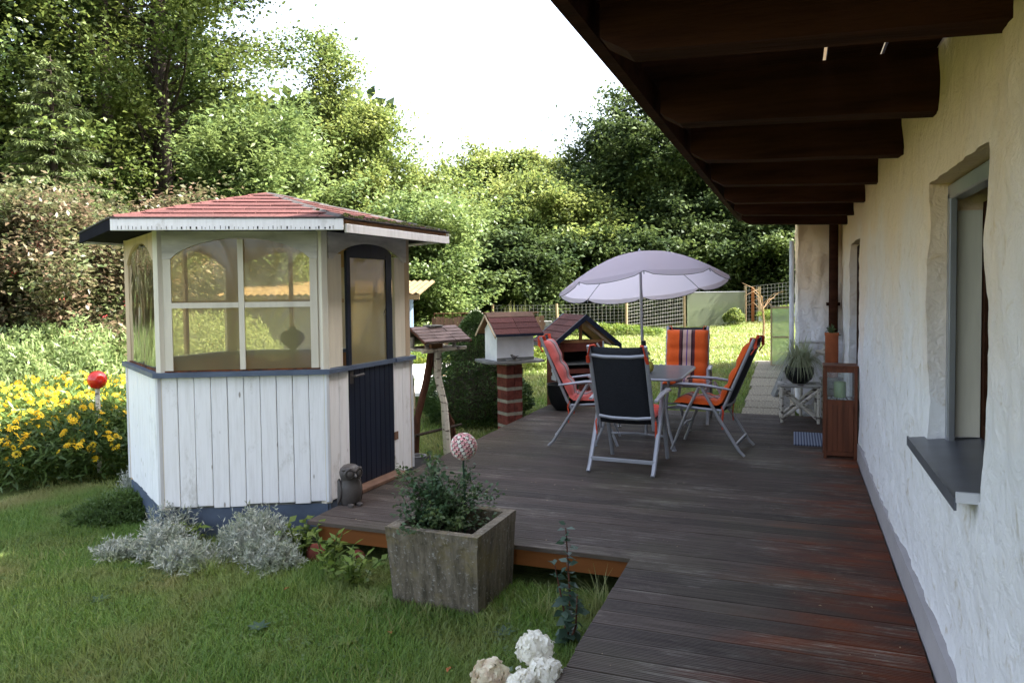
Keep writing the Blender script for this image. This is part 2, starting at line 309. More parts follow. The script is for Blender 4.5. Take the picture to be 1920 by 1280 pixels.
# ---------------------------------------------------------------- object helpers
def link(o,parent=None):
    COL.objects.link(o)
    if parent: o.parent=parent
    return o
def tag(o,label=None,cat=None,group=None,kind=None):
    if label: o['label']=label
    if cat: o['category']=cat
    if group: o['group']=group
    if kind: o['kind']=kind
    return o
def empty(name,loc=(0,0,0),rz=0,label=None,cat=None,group=None,kind=None,rot=None):
    o=bpy.data.objects.new(name,None); o.location=loc; o.rotation_euler=rot if rot else (0,0,rz); o.empty_display_size=.1
    link(o); return tag(o,label,cat,group,kind)
class B:
    """collects polygons for ONE mesh"""
    def __init__(s): s.v=[]; s.f=[]; s.uv=None
    def add(s,vs,fs):
        k=len(s.v); s.v+= [tuple(v) for v in vs]; s.f+=[tuple(i+k for i in f) for f in fs]; return s
    def box(s,x0,x1,y0,y1,z0,z1,M=None,bev=0):
        if bev:
            bm=bmesh.new(); bmesh.ops.create_cube(bm,size=1)
            for v in bm.verts: v.co=Vector(((x0+x1)/2+v.co.x*(x1-x0),(y0+y1)/2+v.co.y*(y1-y0),(z0+z1)/2+v.co.z*(z1-z0)))
            bmesh.ops.bevel(bm,geom=list(bm.edges),offset=bev,segments=1,affect='EDGES')
            vs=[v.co.copy() for v in bm.verts]; fs=[[v.index for v in f.verts] for f in bm.faces]; bm.free()
        else:
            vs=[Vector(p) for p in ((x0,y0,z0),(x1,y0,z0),(x1,y1,z0),(x0,y1,z0),(x0,y0,z1),(x1,y0,z1),(x1,y1,z1),(x0,y1,z1))]
            fs=[(3,2,1,0),(4,5,6,7),(0,1,5,4),(1,2,6,5),(2,3,7,6),(3,0,4,7)]
        if M: vs=[M@v for v in vs]
        return s.add(vs,fs)
    def tube(s,pts,r,n=8,cap=True,flat=1.0):
        pts=[Vector(p) for p in pts]; rs=r if isinstance(r,(list,tuple)) else [r]*len(pts)
        vs=[];fs=[]; pn=None
        for i,p in enumerate(pts):
            d=(pts[min(i+1,len(pts)-1)]-pts[max(i-1,0)])
            if d.length<1e-9: d=Vector((0,0,1))
            d.normalize()
            if pn is None:
                a=Vector((0,0,1)) if abs(d.z)<.9 else Vector((1,0,0)); u=d.cross(a).normalized()
            else: u=(pn-d*pn.dot(d)).normalized()
            pn=u; w=d.cross(u)
            for k in range(n):
                t=2*PI*k/n; vs.append(p+(u*math.cos(t)+w*math.sin(t)*flat)*rs[i])
        for i in range(len(pts)-1):
            for k in range(n): fs.append((i*n+k,i*n+(k+1)%n,(i+1)*n+(k+1)%n,(i+1)*n+k))
        if cap: fs.append(tuple(range(n-1,-1,-1))); fs.append(tuple((len(pts)-1)*n+k for k in range(n)))
        return s.add(vs,fs)
    def lathe(s,prof,n=20,c=(0,0,0),sy=1.0):
        vs=[];fs=[]
        for r,z in prof:
            for k in range(n):
                t=2*PI*k/n; vs.append((c[0]+r*math.cos(t),c[1]+r*math.sin(t)*sy,c[2]+z))
        for i in range(len(prof)-1):
            for k in range(n): fs.append((i*n+k,i*n+(k+1)%n,(i+1)*n+(k+1)%n,(i+1)*n+k))
        if prof[0][0]>1e-4: fs.append(tuple(range(n-1,-1,-1)))
        if prof[-1][0]>1e-4: fs.append(tuple((len(prof)-1)*n+k for k in range(n)))
        return s.add(vs,fs)
    def prism(s,poly,d,M=None):
        """poly: list of 3D points (planar), d: extrusion vector"""
        n=len(poly); P=[Vector(p) for p in poly]; d=Vector(d)
        vs=P+[p+d for p in P]
        if M: vs=[M@v for v in vs]
        fs=[tuple(range(n-1,-1,-1)),tuple(range(n,2*n))]+[(i,(i+1)%n,n+(i+1)%n,n+i) for i in range(n)]
        return s.add(vs,fs)
    def mesh(s,name,mat,smooth=False):
        me=bpy.data.meshes.new(name); me.from_pydata([tuple(v) for v in s.v],[],s.f); 
        bm=bmesh.new(); bm.from_mesh(me); bmesh.ops.recalc_face_normals(bm,faces=bm.faces); bm.to_mesh(me); bm.free()
        me.materials.append(MT[mat] if isinstance(mat,str) else mat)
        if smooth:
            me.shade_smooth()
            try: me.set_sharp_from_angle(angle=math.radians(40))
            except Exception: pass
        return me
    def build(s,name,mat,parent=None,smooth=False,**k):
        o=bpy.data.objects.new(name,s.mesh(name,mat,smooth)); link(o,parent)
        return tag(o,**k)
def meshobj(name,me,parent=None,loc=(0,0,0),rz=0,**k):
    o=bpy.data.objects.new(name,me); o.location=loc; o.rotation_euler=(0,0,rz); link(o,parent); return tag(o,**k)
def kids(o): return [c for c in bpy.data.objects if c.parent==o]
def copy_tree(o,parent=None):
    c=o.copy(); COL.objects.link(c)
    if parent: c.parent=parent
    for ch in kids(o): copy_tree(ch,c)
    return c
def fastmesh(name,V,Fq,mat,mats=None):
    """V (n,3) float array, Fq (m,k) int array"""
    me=bpy.data.meshes.new(name); k=Fq.shape[1]
    me.vertices.add(len(V)); me.vertices.foreach_set('co',V.astype(np.float32).ravel())
    me.loops.add(Fq.size); me.loops.foreach_set('vertex_index',Fq.astype(np.int32).ravel())
    me.polygons.add(len(Fq)); me.polygons.foreach_set('loop_start',np.arange(0,Fq.size,k,dtype=np.int32))
    me.update(calc_edges=True); me.validate()
    me.materials.append(MT[mat]); return me
def unit(a): return a/np.maximum(np.linalg.norm(a,axis=-1,keepdims=True),1e-9)
def leaves_mesh(name,P,D,L,Wd,mat,fold=.25,up=None):
    """diamond leaves: base P, direction D, length L, width Wd"""
    n=len(P); D=unit(D); L=np.broadcast_to(L,(n,))[:,None]; Wd=np.broadcast_to(Wd,(n,))[:,None]
    R=rng.normal(size=(n,3)); 
    if up is not None: R=R*up+np.array([0,0,1.0])
    side=unit(np.cross(D,R)); nn=np.cross(side,D)
    a=P; t=P+D*L; mid=P+D*L*.45
    l=mid-side*Wd*.5+nn*Wd*fold; r=mid+side*Wd*.5+nn*Wd*fold
    V=np.stack([a,l,t,r],1).reshape(-1,3); Fq=np.arange(4*n).reshape(n,4)
    return fastmesh(name,V,Fq,mat)
def rdirs(n): return unit(rng.normal(size=(n,3)))
def sstep(t): t=min(1,max(0,t)); return t*t*(3-2*t)
def gz(x,y):
    z=-.25+.42*(min(1,max(0,(y-7)/19))**1.15)
    z+=.16*sstep((x+3.2)/2.2)*sstep((y-8.5)/1.2)*(1-sstep((y-16)/10))
    z+=.35*sstep((x+4)/5)*sstep((y-18)/12)
    if x<-5: z+=.10*sstep((-x-7)/6)
    if y>30: z+=(y-30)*.03
    z+=.02*noise.noise(Vector((x*.5,y*.5,0)))
    return z
# ================================================================ SETTING
# ground sheet
def ground():
    xs=np.concatenate([np.linspace(-120,-16,14),np.arange(-15,6,.35),np.linspace(6.5,60,12)])
    ys=np.concatenate([np.linspace(-60,-1,10),np.arange(0,36,.35),np.linspace(37,140,16)])
    V=[];Fc=[]
    for y in ys:
        for x in xs:
            z=gz(x,y)
            if -3.4<x<.7 and 2<y<10: z=min(z,-.16)
            if x>.3 and y<17: z=min(z,-.2)
            V.append((x,y,z))
    nx=len(xs)
    for j in range(len(ys)-1):
        for i in range(nx-1): Fc.append((j*nx+i,j*nx+i+1,(j+1)*nx+i+1,(j+1)*nx+i))
    me=fastmesh('lawn',np.array(V),np.array(Fc),'ground'); me.shade_smooth()
    meshobj('lawn',me,kind='structure')
ground()
# ---- deck
deck=empty('deck',(0,0,0),kind='structure')
XW=.545
def board_mesh(x0,x1,w=.1395,n=9,name='board'):
    b=B(); pr=[(0,-.028),(0,-.003),(.003,0)]
    a=.008; step=(w-2*a)/n
    for i in range(n):
        y=a+i*step; pr+=[(y,0),(y+step*.15,-.0032),(y+step*.5,-.0032),(y+step*.65,0)]
    pr+=[(w-.003,0),(w,-.003),(w,-.028)]
    m_=len(pr); vs=[(x0,p[0],p[1]) for p in pr]+[(x1,p[0],p[1]) for p in pr]
    fs=[(i,(i+1)%m_,m_+(i+1)%m_,m_+i) for i in range(m_)]+[tuple(range(m_)),tuple(range(2*m_-1,m_-1,-1))]
    b.add(vs,fs); return b.mesh(name,'deck')
bl=board_mesh(-3.20,XW-.004); bsht=board_mesh(-.905,XW-.004)
y=4.35; i=0
while y<9.85:
    o=meshobj('board',bl,deck,(random.uniform(-.006,.002),y,random.uniform(-.0015,.0015)),random.uniform(-.0006,.0006)); y+=.150
yy=4.35-.150
while yy>-1.2:
    meshobj('board',bsht,deck,(random.uniform(-.006,.002),yy,random.uniform(-.0015,.0015)),random.uniform(-.0006,.0006)); yy-=.150
b=B(); b.box(-3.12,-.93,4.375,4.42,-.135,-.030); b.build('front_joist',  'orangewood',deck)
b=B(); b.box(-.89,-.845,-1.2,4.37,-.135,-.030); b.build('side_joist','orangewood',deck)
b=B(); b.box(-3.17,-3.125,4.43,9.8,-.135,-.030); b.build('edge_joist','orangewood',deck)
b=B(); b.box(-3.1,XW,9.78,9.83,-.135,-.030); b.build('back_joist','orangewood',deck)
VV=[];FF=[]
for k in range(150):
    x,y_=random.uniform(-3.1,.5),random.uniform(2.6,9.6)
    if x<-.88 and y_<4.4: continue
    a=random.random()*6.28; l=random.uniform(.003,.010); w=l*.5; z=.0045; base=len(VV)
    VV+=[(x,y_,z-.003),(x+l*math.cos(a)-w*math.sin(a),y_+l*math.sin(a)+w*math.cos(a),z),(x+2*l*math.cos(a),y_+2*l*math.sin(a),z-.003),(x+l*math.cos(a)+w*math.sin(a),y_+l*math.sin(a)-w*math.cos(a),z)]; FF.append((base,base+1,base+2,base+3))
tag(meshobj('leaf_litter',fastmesh('leaf_litter',np.array(VV),np.array(FF),'postwood')),'tiny pale leaf bits scattered on the deck boards','leaf litter',kind='stuff')
# ---- garden path slabs
path=empty('garden_path',(0,0,0),kind='structure')
y=9.92
for k in range(12):
    ln=.5; x0=-.62+random.uniform(-.03,.03)-.008*k; z=max(gz(-.3,y+.25),-.2)+.03+random.uniform(-.008,.008)
    b=B(); b.box(x0,.02,0,ln-.035,-.06,0,bev=.01); o=b.build('slab','gravel',path); o.location=(0,y,z); o.rotation_euler=(.03,0,random.uniform(-.02,.02)); y+=ln
# ---------------------------------------------------------------- house
house=empty('house',(2,5,0),label='white rough plastered house with dark timber balcony along the deck',cat='house')
def hp(b,name,mat,smooth=False,**k):
    o=b.build(name,mat,house,smooth,**k); o.location=(-2,-5,0); return o
def wallgrid():
    dy=.025; ys=np.arange(.6,10.31,dy); zs=np.arange(-.05,2.72,dy)
    ny=len(ys); nz=len(zs)
    W0,W1,WZ0,WZ1=2.76,3.80,.90,2.05; D0,D1,DZ1=7.72,8.85,2.04
    V=np.zeros((ny,nz,3))
    for i,y in enumerate(ys):
        for j,z in enumerate(zs):
            d=noise.fractal(Vector((y*1.6,z*1.6,0)),1,2,3)*.020+noise.fractal(Vector((y*7,z*4.5,3)),1,2,4)*.0095
            V[i,j]=(.57-.006+d,y,z)
    hole=np.zeros((ny,nz),bool)
    inside=lambda y,z:(W0<y<W1 and WZ0<z<WZ1) or (D0<y<D1 and z<DZ1)
    Fc=[]
    for i in range(ny-1):
        for j in range(nz-1):
            yc=ys[i]+dy/2; zc=zs[j]+dy/2
            if inside(yc,zc): continue
            Fc.append((i,j))
    idx=lambda i,j:i*nz+j
    # ragged near edges of the openings
    P=V.reshape(-1,3).copy()
    for i,y in enumerate(ys):
        for j,z in enumerate(zs):
            w=noise.noise(Vector((z*9,5,1)))*.014+noise.noise(Vector((z*30,5,7)))*.005
            if abs(y-W0)<.03 and WZ0-.05<z<WZ1+.05: P[idx(i,j),1]+=w
            if abs(y-D0)<.03 and z<DZ1+.05: P[idx(i,j),1]+=w*1.3
    faces=[(idx(i,j),idx(i,j+1),idx(i+1,j+1),idx(i+1,j)) for i,j in Fc]
    # reveals: extrude the hole borders inward
    from collections import Counter
    ec=Counter(); 
    for f in faces:
        for k in range(4):
            a,c=f[k],f[(k+1)%4]; ec[(min(a,c),max(a,c))]+=1
    Pl=[tuple(p) for p in P]; mp={}
    def inn(v):
        if v not in mp:
            p=Pl[v]; mp[v]=len(Pl); Pl.append((.57+.22,p[1]+(.012 if abs(p[1]-W0)<.05 else 0),p[2]))
        return mp[v]
    for (a,c),n in ec.items():
        if n==1:
            pa,pc=Pl[a],Pl[c]
            ym=(pa[1]+pc[1])/2; zm=(pa[2]+pc[2])/2
            if (W0-.06<ym<W1+.06 and WZ0-.06<zm<WZ1+.06) or (D0-.06<ym<D1+.06 and zm<DZ1+.06 and zm>-.03):
                faces.append((a,c,inn(c),inn(a)))
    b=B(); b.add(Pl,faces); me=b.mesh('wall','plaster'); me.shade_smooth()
    try: me.set_sharp_from_angle(angle=math.radians(50))
    except Exception: pass
    o=meshobj('wall',me,house,(-2,-5,0))
wallgrid()
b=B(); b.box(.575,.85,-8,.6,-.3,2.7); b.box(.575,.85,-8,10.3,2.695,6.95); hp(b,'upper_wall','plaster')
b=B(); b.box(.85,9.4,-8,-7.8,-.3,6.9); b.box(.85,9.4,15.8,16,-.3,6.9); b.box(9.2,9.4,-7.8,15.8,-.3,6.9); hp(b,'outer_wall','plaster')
# dark sheet behind the pane, standing in for the unlit room
b=B(); b.box(.90,.93,2.3,4.3,.5,2.4); hp(b,'room_dark_sheet','glassdark')
# wing wall projecting at the far end, hand-trowelled
def wing():
    b=B(); n=46; mz=100; vs=[];fs=[]
    pts=[(.60-(.60-.03)*i/23,10.30) for i in range(24)]+[(.03,10.30+.25*(i+1)) for i in range(23)]
    for (x,y) in pts:
        for j in range(mz+1):
            z=-.2+j*7.1/mz; d=noise.fractal(Vector((x*4.5,y*3,z*3)),1,2,4)*.05
            edge=abs(x-.03)<.02 and abs(y-10.3)<.02
            if y<=10.31 and not edge: vs.append((x,y+d,z))
            elif edge: vs.append((x+.012+d*.4,y+.01+d*.5,z))
            else: vs.append((x+d*.6,y,z))
    m_=mz+1
    for i in range(len(pts)-1):
        for j in range(mz): fs.append((i*m_+j,i*m_+j+1,(i+1)*m_+j+1,(i+1)*m_+j))
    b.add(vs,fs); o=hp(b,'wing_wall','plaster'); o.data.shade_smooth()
wing()
# plinth strip at the wall foot
b=B(); vs=[];fs=[]; n=160
for i in range(n+1):
    y=-2+9.7*i/n; t=.155+.010*noise.noise(Vector((y*4,0,0)))
    vs+=[(.548,y,-.03),(.548,y,t),(.60,y,t+.008)]
for i in range(n):
    for k in range(2): fs.append((3*i+k,3*i+k+1,3*i+k+4,3*i+k+3))
b.add(vs,fs); hp(b,'plinth','plinth')
# window
win=empty('window',(.57-2,3.3-5,1.5)); win.parent=house
def wp(b,name,mat,par=win):
    o=b.build(name,mat,par); 
    o.location=(-.57,-3.3,-1.5); return o
b=B(); b.box(.635,.665,3.75,3.795,.91,2.0); b.box(.639,.661,3.735,3.75,.91,2.0); wp(b,'shutter_rail','alu')
b=B(); b.box(.635,.70,2.78,3.795,1.975,2.04,bev=.006); wp(b,'shutter_box','alu')
b=B(); b.box(.67,.765,3.772,3.80,.93,1.925); wp(b,'inner_jamb','post_paint')
b=B(); b.box(.77,.82,2.79,3.79,.93,.99); b.box(.77,.82,2.79,3.79,1.9,1.96); b.box(.77,.82,3.73,3.79,.99,1.9); b.box(.77,.82,2.79,2.85,.99,1.9); wp(b,'frame','darkbeam')
b=B(); b.box(.79,.80,2.85,3.73,.99,1.9); wp(b,'pane','glassdark')
b=B(); b.prism([(.500,2.78,.893),(.500,3.865,.893),(.80,3.865,.925),(.80,2.78,.925)],(0,0,.006))
b.box(.492,.500,2.775,3.87,.862,.903); sl_=wp(b,'sill','sill')
b=B(); b.box(.497,.59,2.765,2.778,.890,.925); o=wp(b,'sill_end_cap','white_paint')
# door (dark, seen edge on)
b=B(); b.box(.632,.68,7.74,8.84,-.02,2.03); door=hp(b,'door','darkbeam')
# balcony: beams, floor boards, edge beam
bal=empty('balcony',(-2,-5,0)); bal.parent=house
bys=[-1.4,-.5,.5,1.5,2.57,3.76,4.87,6.08,7.24,8.45,9.65]
for i,yb in enumerate(bys):
    b=B(); z0=2.328+random.uniform(-.008,.008); w=.135
    # tapered outer end, slightly hand-hewn
    n=14; vs=[];fs=[]
    for k in range(n+1):
        x=-.60+(.66+.60)*k/n; dz=noise.noise(Vector((x*3,yb,0)))*.008; e=.05 if k==0 else 0
        zb=z0+dz+e+.05*(1-k/n)
        vs+=[(x,yb-w+dz,zb),(x,yb+dz*.5,zb-dz*.3),(x,yb+.0,2.600),(x,yb-w,2.600)]
    for k in range(n):
        for q in range(4): fs.append((4*k+q,4*k+(q+1)%4,4*k+4+(q+1)%4,4*k+4+q))
    fs.append((0,1,2,3)); fs.append((4*n+3,4*n+2,4*n+1,4*n))
    b.add(vs,fs); b.build('beam','darkbeam',bal)
xb=-.70; k=0
while xb<.56:
    w=.1358; gap=.0002
    if k in (5,7): gap=.016
    if k==7: w=.078
    b=B(); b.box(xb,min(xb+w,.562),-2,10.29,2.602,2.635); b.build('floor_board','darkbeam',bal); xb+=w+gap; k+=1
b=B(); b.box(-.745,-.70,-2,10.28,2.56,2.72,bev=.008); b.build('edge_beam','darkbeam',bal)
b=B(); b.box(-.69,-.64,-2,10.28,2.47,2.598); b.build('edge_batten','darkbeam',bal)
# roof of the house
b=B(); b.prism([(.40,-8.6,7.05),(5,-8.6,9.6),(10.2,-8.6,7.05),(10.2,-8.6,6.9),(5,-8.6,9.4),(.40,-8.6,6.9)],(0,25.2,0)); hp(b,'roof','shingle')
# downpipe in the corner and pipe on the wing corner
b=B(); b.tube([(.46,10.16,2.55),(.46,10.16,1.0)],.055,14); b.box(.38,.54,10.19,10.28,1.36,1.40); hp(b,'downpipe','darkbeam',True)
b=B(); b.tube([(-.03,10.42,2.2),(-.03,10.42,1.95),(-.03,10.42,.2)],.03,12); hp(b,'white_pipe','whitewall',True)
# ================================================================ GAZEBO
GC=Vector((-4.363,5.468,0)); GA=math.radians(27.25); GR=1.214
gaz=empty('gazebo',(GC.x,GC.y,0),GA,label='white hexagonal garden gazebo with red shingle roof and yellowed plastic windows',cat='gazebo')
def gv(i,r=GR,z=0):
    a=-PI+i*PI/3; return Vector((r*math.cos(a),r*math.sin(a),z))
def faceM(i,z=0):
    """local frame on wall i: x along wall from vertex i to i+1, y outward, z up, origin at wall middle"""
    a,c=gv(i),gv(i+1); mid=(a+c)/2; ux=(c-a).normalized(); n=mid.normalized()
    return Matrix(((ux.x,n.x,0,mid.x),(ux.y,n.y,0,mid.y),(ux.z,n.z,1,z),(0,0,0,1)))
ZL=1.0; ZT=2.07; HW=GR/2
for i in range(6):
    M=faceM(i); isdoor=(i==2)
    # planks outside
    rngs=[(-HW+.01,HW-.01)] if not isdoor else [(-HW+.01,-.345),(.315,HW-.01)]
    for (a0,a1) in rngs:
        n=max(1,round((a1-a0)/(.118 if i!=0 else .085))); w=(a1-a0)/n
        for k in range(n):
            x0=a0+k*w; g=.0019; d=random.uniform(0,.003)
            zb=.0+random.uniform(-.012,.008)
            b=B(); b.box(x0+g,x0+w-g,-.004,.016+d,zb,ZL-.02,bev=.004); b.build('plank','planks',gaz).matrix_basis=M
    # backing and inner brown lining
    for (a0,a1) in rngs:
        b=B(); b.box(a0,a1,-.018,-.006,-.02,ZL-.02); b.build('backing','stone',gaz).matrix_basis=M
        n=max(1,round((a1-a0)/.118)); w=(a1-a0)/n
        for k in range(n):
            b=B(); b.box(a0+k*w+.002,a0+(k+1)*w-.002,-.034,-.020,.0,ZL-.02); b.build('lining_board','brownwood',gaz).matrix_basis=M
    # blue plinth and ledge
    b=B(); b.box(-HW-.015,HW+.015,-.05,.004,-.32,-.015); b.build('plinth','blue_paint',gaz).matrix_basis=M
    lg=.055
    if not isdoor:
        b=B(); b.prism([(-HW-lg*.58,lg,ZL-.018),(HW+lg*.58,lg,ZL-.018),(HW-.02,-.06,ZL-.018),(-HW+.02,-.06,ZL-.018)],(0,0,.036)); b.build('ledge','blue_paint',gaz).matrix_basis=M
    else:
        for (a0,a1) in ((-HW-lg*.58,-.35),(.32,HW+lg*.58)):
            b=B(); b.box(a0,a1,-.05,lg-.004,ZL-.016,ZL+.016); b.build('ledge','blue_paint',gaz).matrix_basis=M
    if i in (0,1):
        b=B(); b.box(-HW+.02,HW-.02,-.004,.006,ZL+.019,ZL+.030); b.build('rust_line','rust',gaz).matrix_basis=M
    # arch board
    ax=HW-.045; zt=ZT-.005; zlow=1.86
    if True:
        b=B(); n=20; inner=ax-.055; top=[]; bot=[]
        vs=[];fs=[]
        xs=[-ax,-inner]+[-inner+2*inner*k/n for k in range(1,n)]+[inner,ax]
        for x in xs:
            if abs(x)>=inner-1e-6: zb=zlow
            else: zb=zlow+(.155 if i!=2 else .135)*max(0,1-abs(x/inner)**2.1)**.78
            vs+=[(x,.012,zt),(x,.012,zb),(x,-.010,zb),(x,-.010,zt)]
        m_=len(xs)
        for k in range(m_-1):
            for q in range(4): fs.append((4*k+q,4*k+(q+1)%4,4*k+4+(q+1)%4,4*k+4+q))
        fs+= [(0,1,2,3),(4*m_-1,4*m_-2,4*m_-3,4*m_-4)]
        b.add(vs,fs); b.build('arch_board','arch' if i in(1,2) else 'tan_wood',gaz).matrix_basis=M
    # window bars
    if not isdoor:
        b=B(); b.box(-.020,.020,.004 if i==1 else -.045,.020 if i==1 else -.014,ZL+.031,2.005 if i==1 else 2.03); b.build('mullion','post_paint' if i==1 else 'tan_wood',gaz).matrix_basis=M
        ya,yb_=(.004,.017) if i==1 else (-.043,-.014)
        b=B(); b.box(-HW+.075,-.022,ya,yb_,1.495,1.535); b.box(.022,HW-.075,ya,yb_,1.495,1.535); b.build('glazing_bar','post_paint' if i==1 else 'tan_wood',gaz).matrix_basis=M
        sa,sb=(.003,.016) if i==1 else (-.04,-.012)
        b=B(); b.box(-HW+.05,-HW+.105,sa,sb,ZL+.031,1.858); b.build('side_strip','post_paint',gaz).matrix_basis=M
        b=B(); b.box(HW-.105,HW-.05,sa,sb,ZL+.031,1.858); b.build('side_strip','post_paint',gaz).matrix_basis=M
        # vinyl sheet: slightly wavy
        b=B(); nx,nz=18,16; vs=[];fs=[]; amp=.004 if i==1 else .012
        for a in range(nx+1):
            for c in range(nz+1):
                x=-HW+.05+(2*HW-.1)*a/nx; z=ZL+.019+(2.03-ZL-.019)*c/nz
                vs.append((x,-.006+.006*0+amp*noise.noise(Vector((x*4+i*7,z*3,i))),z))
        for a in range(nx):
            for c in range(nz): fs.append((a*(nz+1)+c,a*(nz+1)+c+1,(a+1)*(nz+1)+c+1,(a+1)*(nz+1)+c))
        b.add(vs,fs); o=b.build('plastic_window','vinylwavy' if i==0 else 'vinyl',gaz); o.matrix_basis=M; o.data.shade_smooth()
        # top rail inside
        b=B(); b.box(-HW+.03,HW-.03,-.05,-.012,2.032,ZT-.005); b.build('top_rail','tan_wood',gaz).matrix_basis=M
    else:
        b=B(); b.box(-HW+.05,-.385,-.030,-.004,ZL+.02,1.90); b.build('side_strip','post_paint',gaz).matrix_basis=M
        b=B(); b.box(.385,HW-.05,-.030,-.004,ZL+.02,1.90); b.build('side_strip','post_paint',gaz).matrix_basis=M
        b=B(); b.box(-HW+.03,HW-.03,-.05,-.012,2.032,ZT-.005); b.build('top_rail','tan_wood',gaz).matrix_basis=M
        # door : lower planks, stiles, arched head, handle, hinges
        dr=empty('door'); dr.parent=gaz; dr.matrix_basis=M@Matrix.Translation((0,.004,0))
        n=9; a0,a1=-.340,.310; w=(a1-a0)/n
        for k in range(n):
            b=B(); b.box(a0+k*w+.002,a0+(k+1)*w-.002,-.004,.014,.035,ZL-.02,bev=.003); b.build('door_plank','navy',dr)
        b=B(); b.box(a0,a1,-.012,-.005,.035,ZL-.02); b.build('door_backing','navy',dr)
        b=B(); b.box(a0-.01,a1+.01,-.012,.03,ZL-.018,ZL+.016); b.build('door_ledge','blue_paint',dr)
        b=B(); b.box(a0,a0+.045,-.012,.012,ZL+.018,1.93); b.build('stile','navy',dr)
        b=B(); b.box(a1-.085,a1,-.012,.012,ZL+.018,1.91); b.build('stile','navy',dr)
        b=B(); n=14; vs=[];fs=[]
        for k in range(n+1):
            x=a0+(a1-a0)*k/n; zt2=1.895+.10*math.sqrt(max(0,1-((x-(a0+a1)/2)/((a1-a0)/2+.02))**2))
            vs+=[(x,-.008,1.875),(x,.010,1.875),(x,.010,zt2),(x,-.008,zt2)]
        for k in range(n):
            for q in range(4): fs.append((4*k+q,4*k+(q+1)%4,4*k+4+(q+1)%4,4*k+4+q))
        fs+=[(0,1,2,3),(4*n+3,4*n+2,4*n+1,4*n)]
        b.add(vs,fs); b.build('door_head','navy',dr)
        b=B(); b.box(a0+.047,a1-.087,-.002,.002,ZL+.018,1.873); b.build('door_window','vinyl',dr)
        b=B(); b.tube([(a0+.03,.03,.93),(a0+.03,.05,.93),(a0+.15,.05,.935)],.011,8); b.box(a0+.01,a0+.05,.014,.02,.87,.97); b.build('handle','owl',dr,True)
        b=B(); b.box(a1-.01,a1+.05,.015,.022,.30,.37); b.build('hinge','fencewood',dr)
        b=B(); b.box(-.36,.34,-.02,.13,.002,.032,bev=.004); b.build('threshold','fencewood',gaz,label='reddish wooden door threshold').matrix_basis=M
for i in range(6):
    v=gv(i,GR-.03); b=B(); b.tube([(v.x,v.y,-.015),(v.x,v.y,ZT)],.046,6); o=b.build('post','post_paint' if i in(1,2) else 'tan_wood',gaz)
# corner trims at lower front corners
for i in (1,2,0,3):
    v=gv(i,GR+.012); b=B(); t=v.normalized()
    b.tube([(v.x,v.y,0),(v.x,v.y,ZL-.02)],.022,6); b.build('corner_trim','white_paint',gaz)
b=B(); b.prism([tuple(gv(i,GR-.07,-.02)) for i in range(6)],(0,0,.03)); b.build('floor','brownwood',gaz)
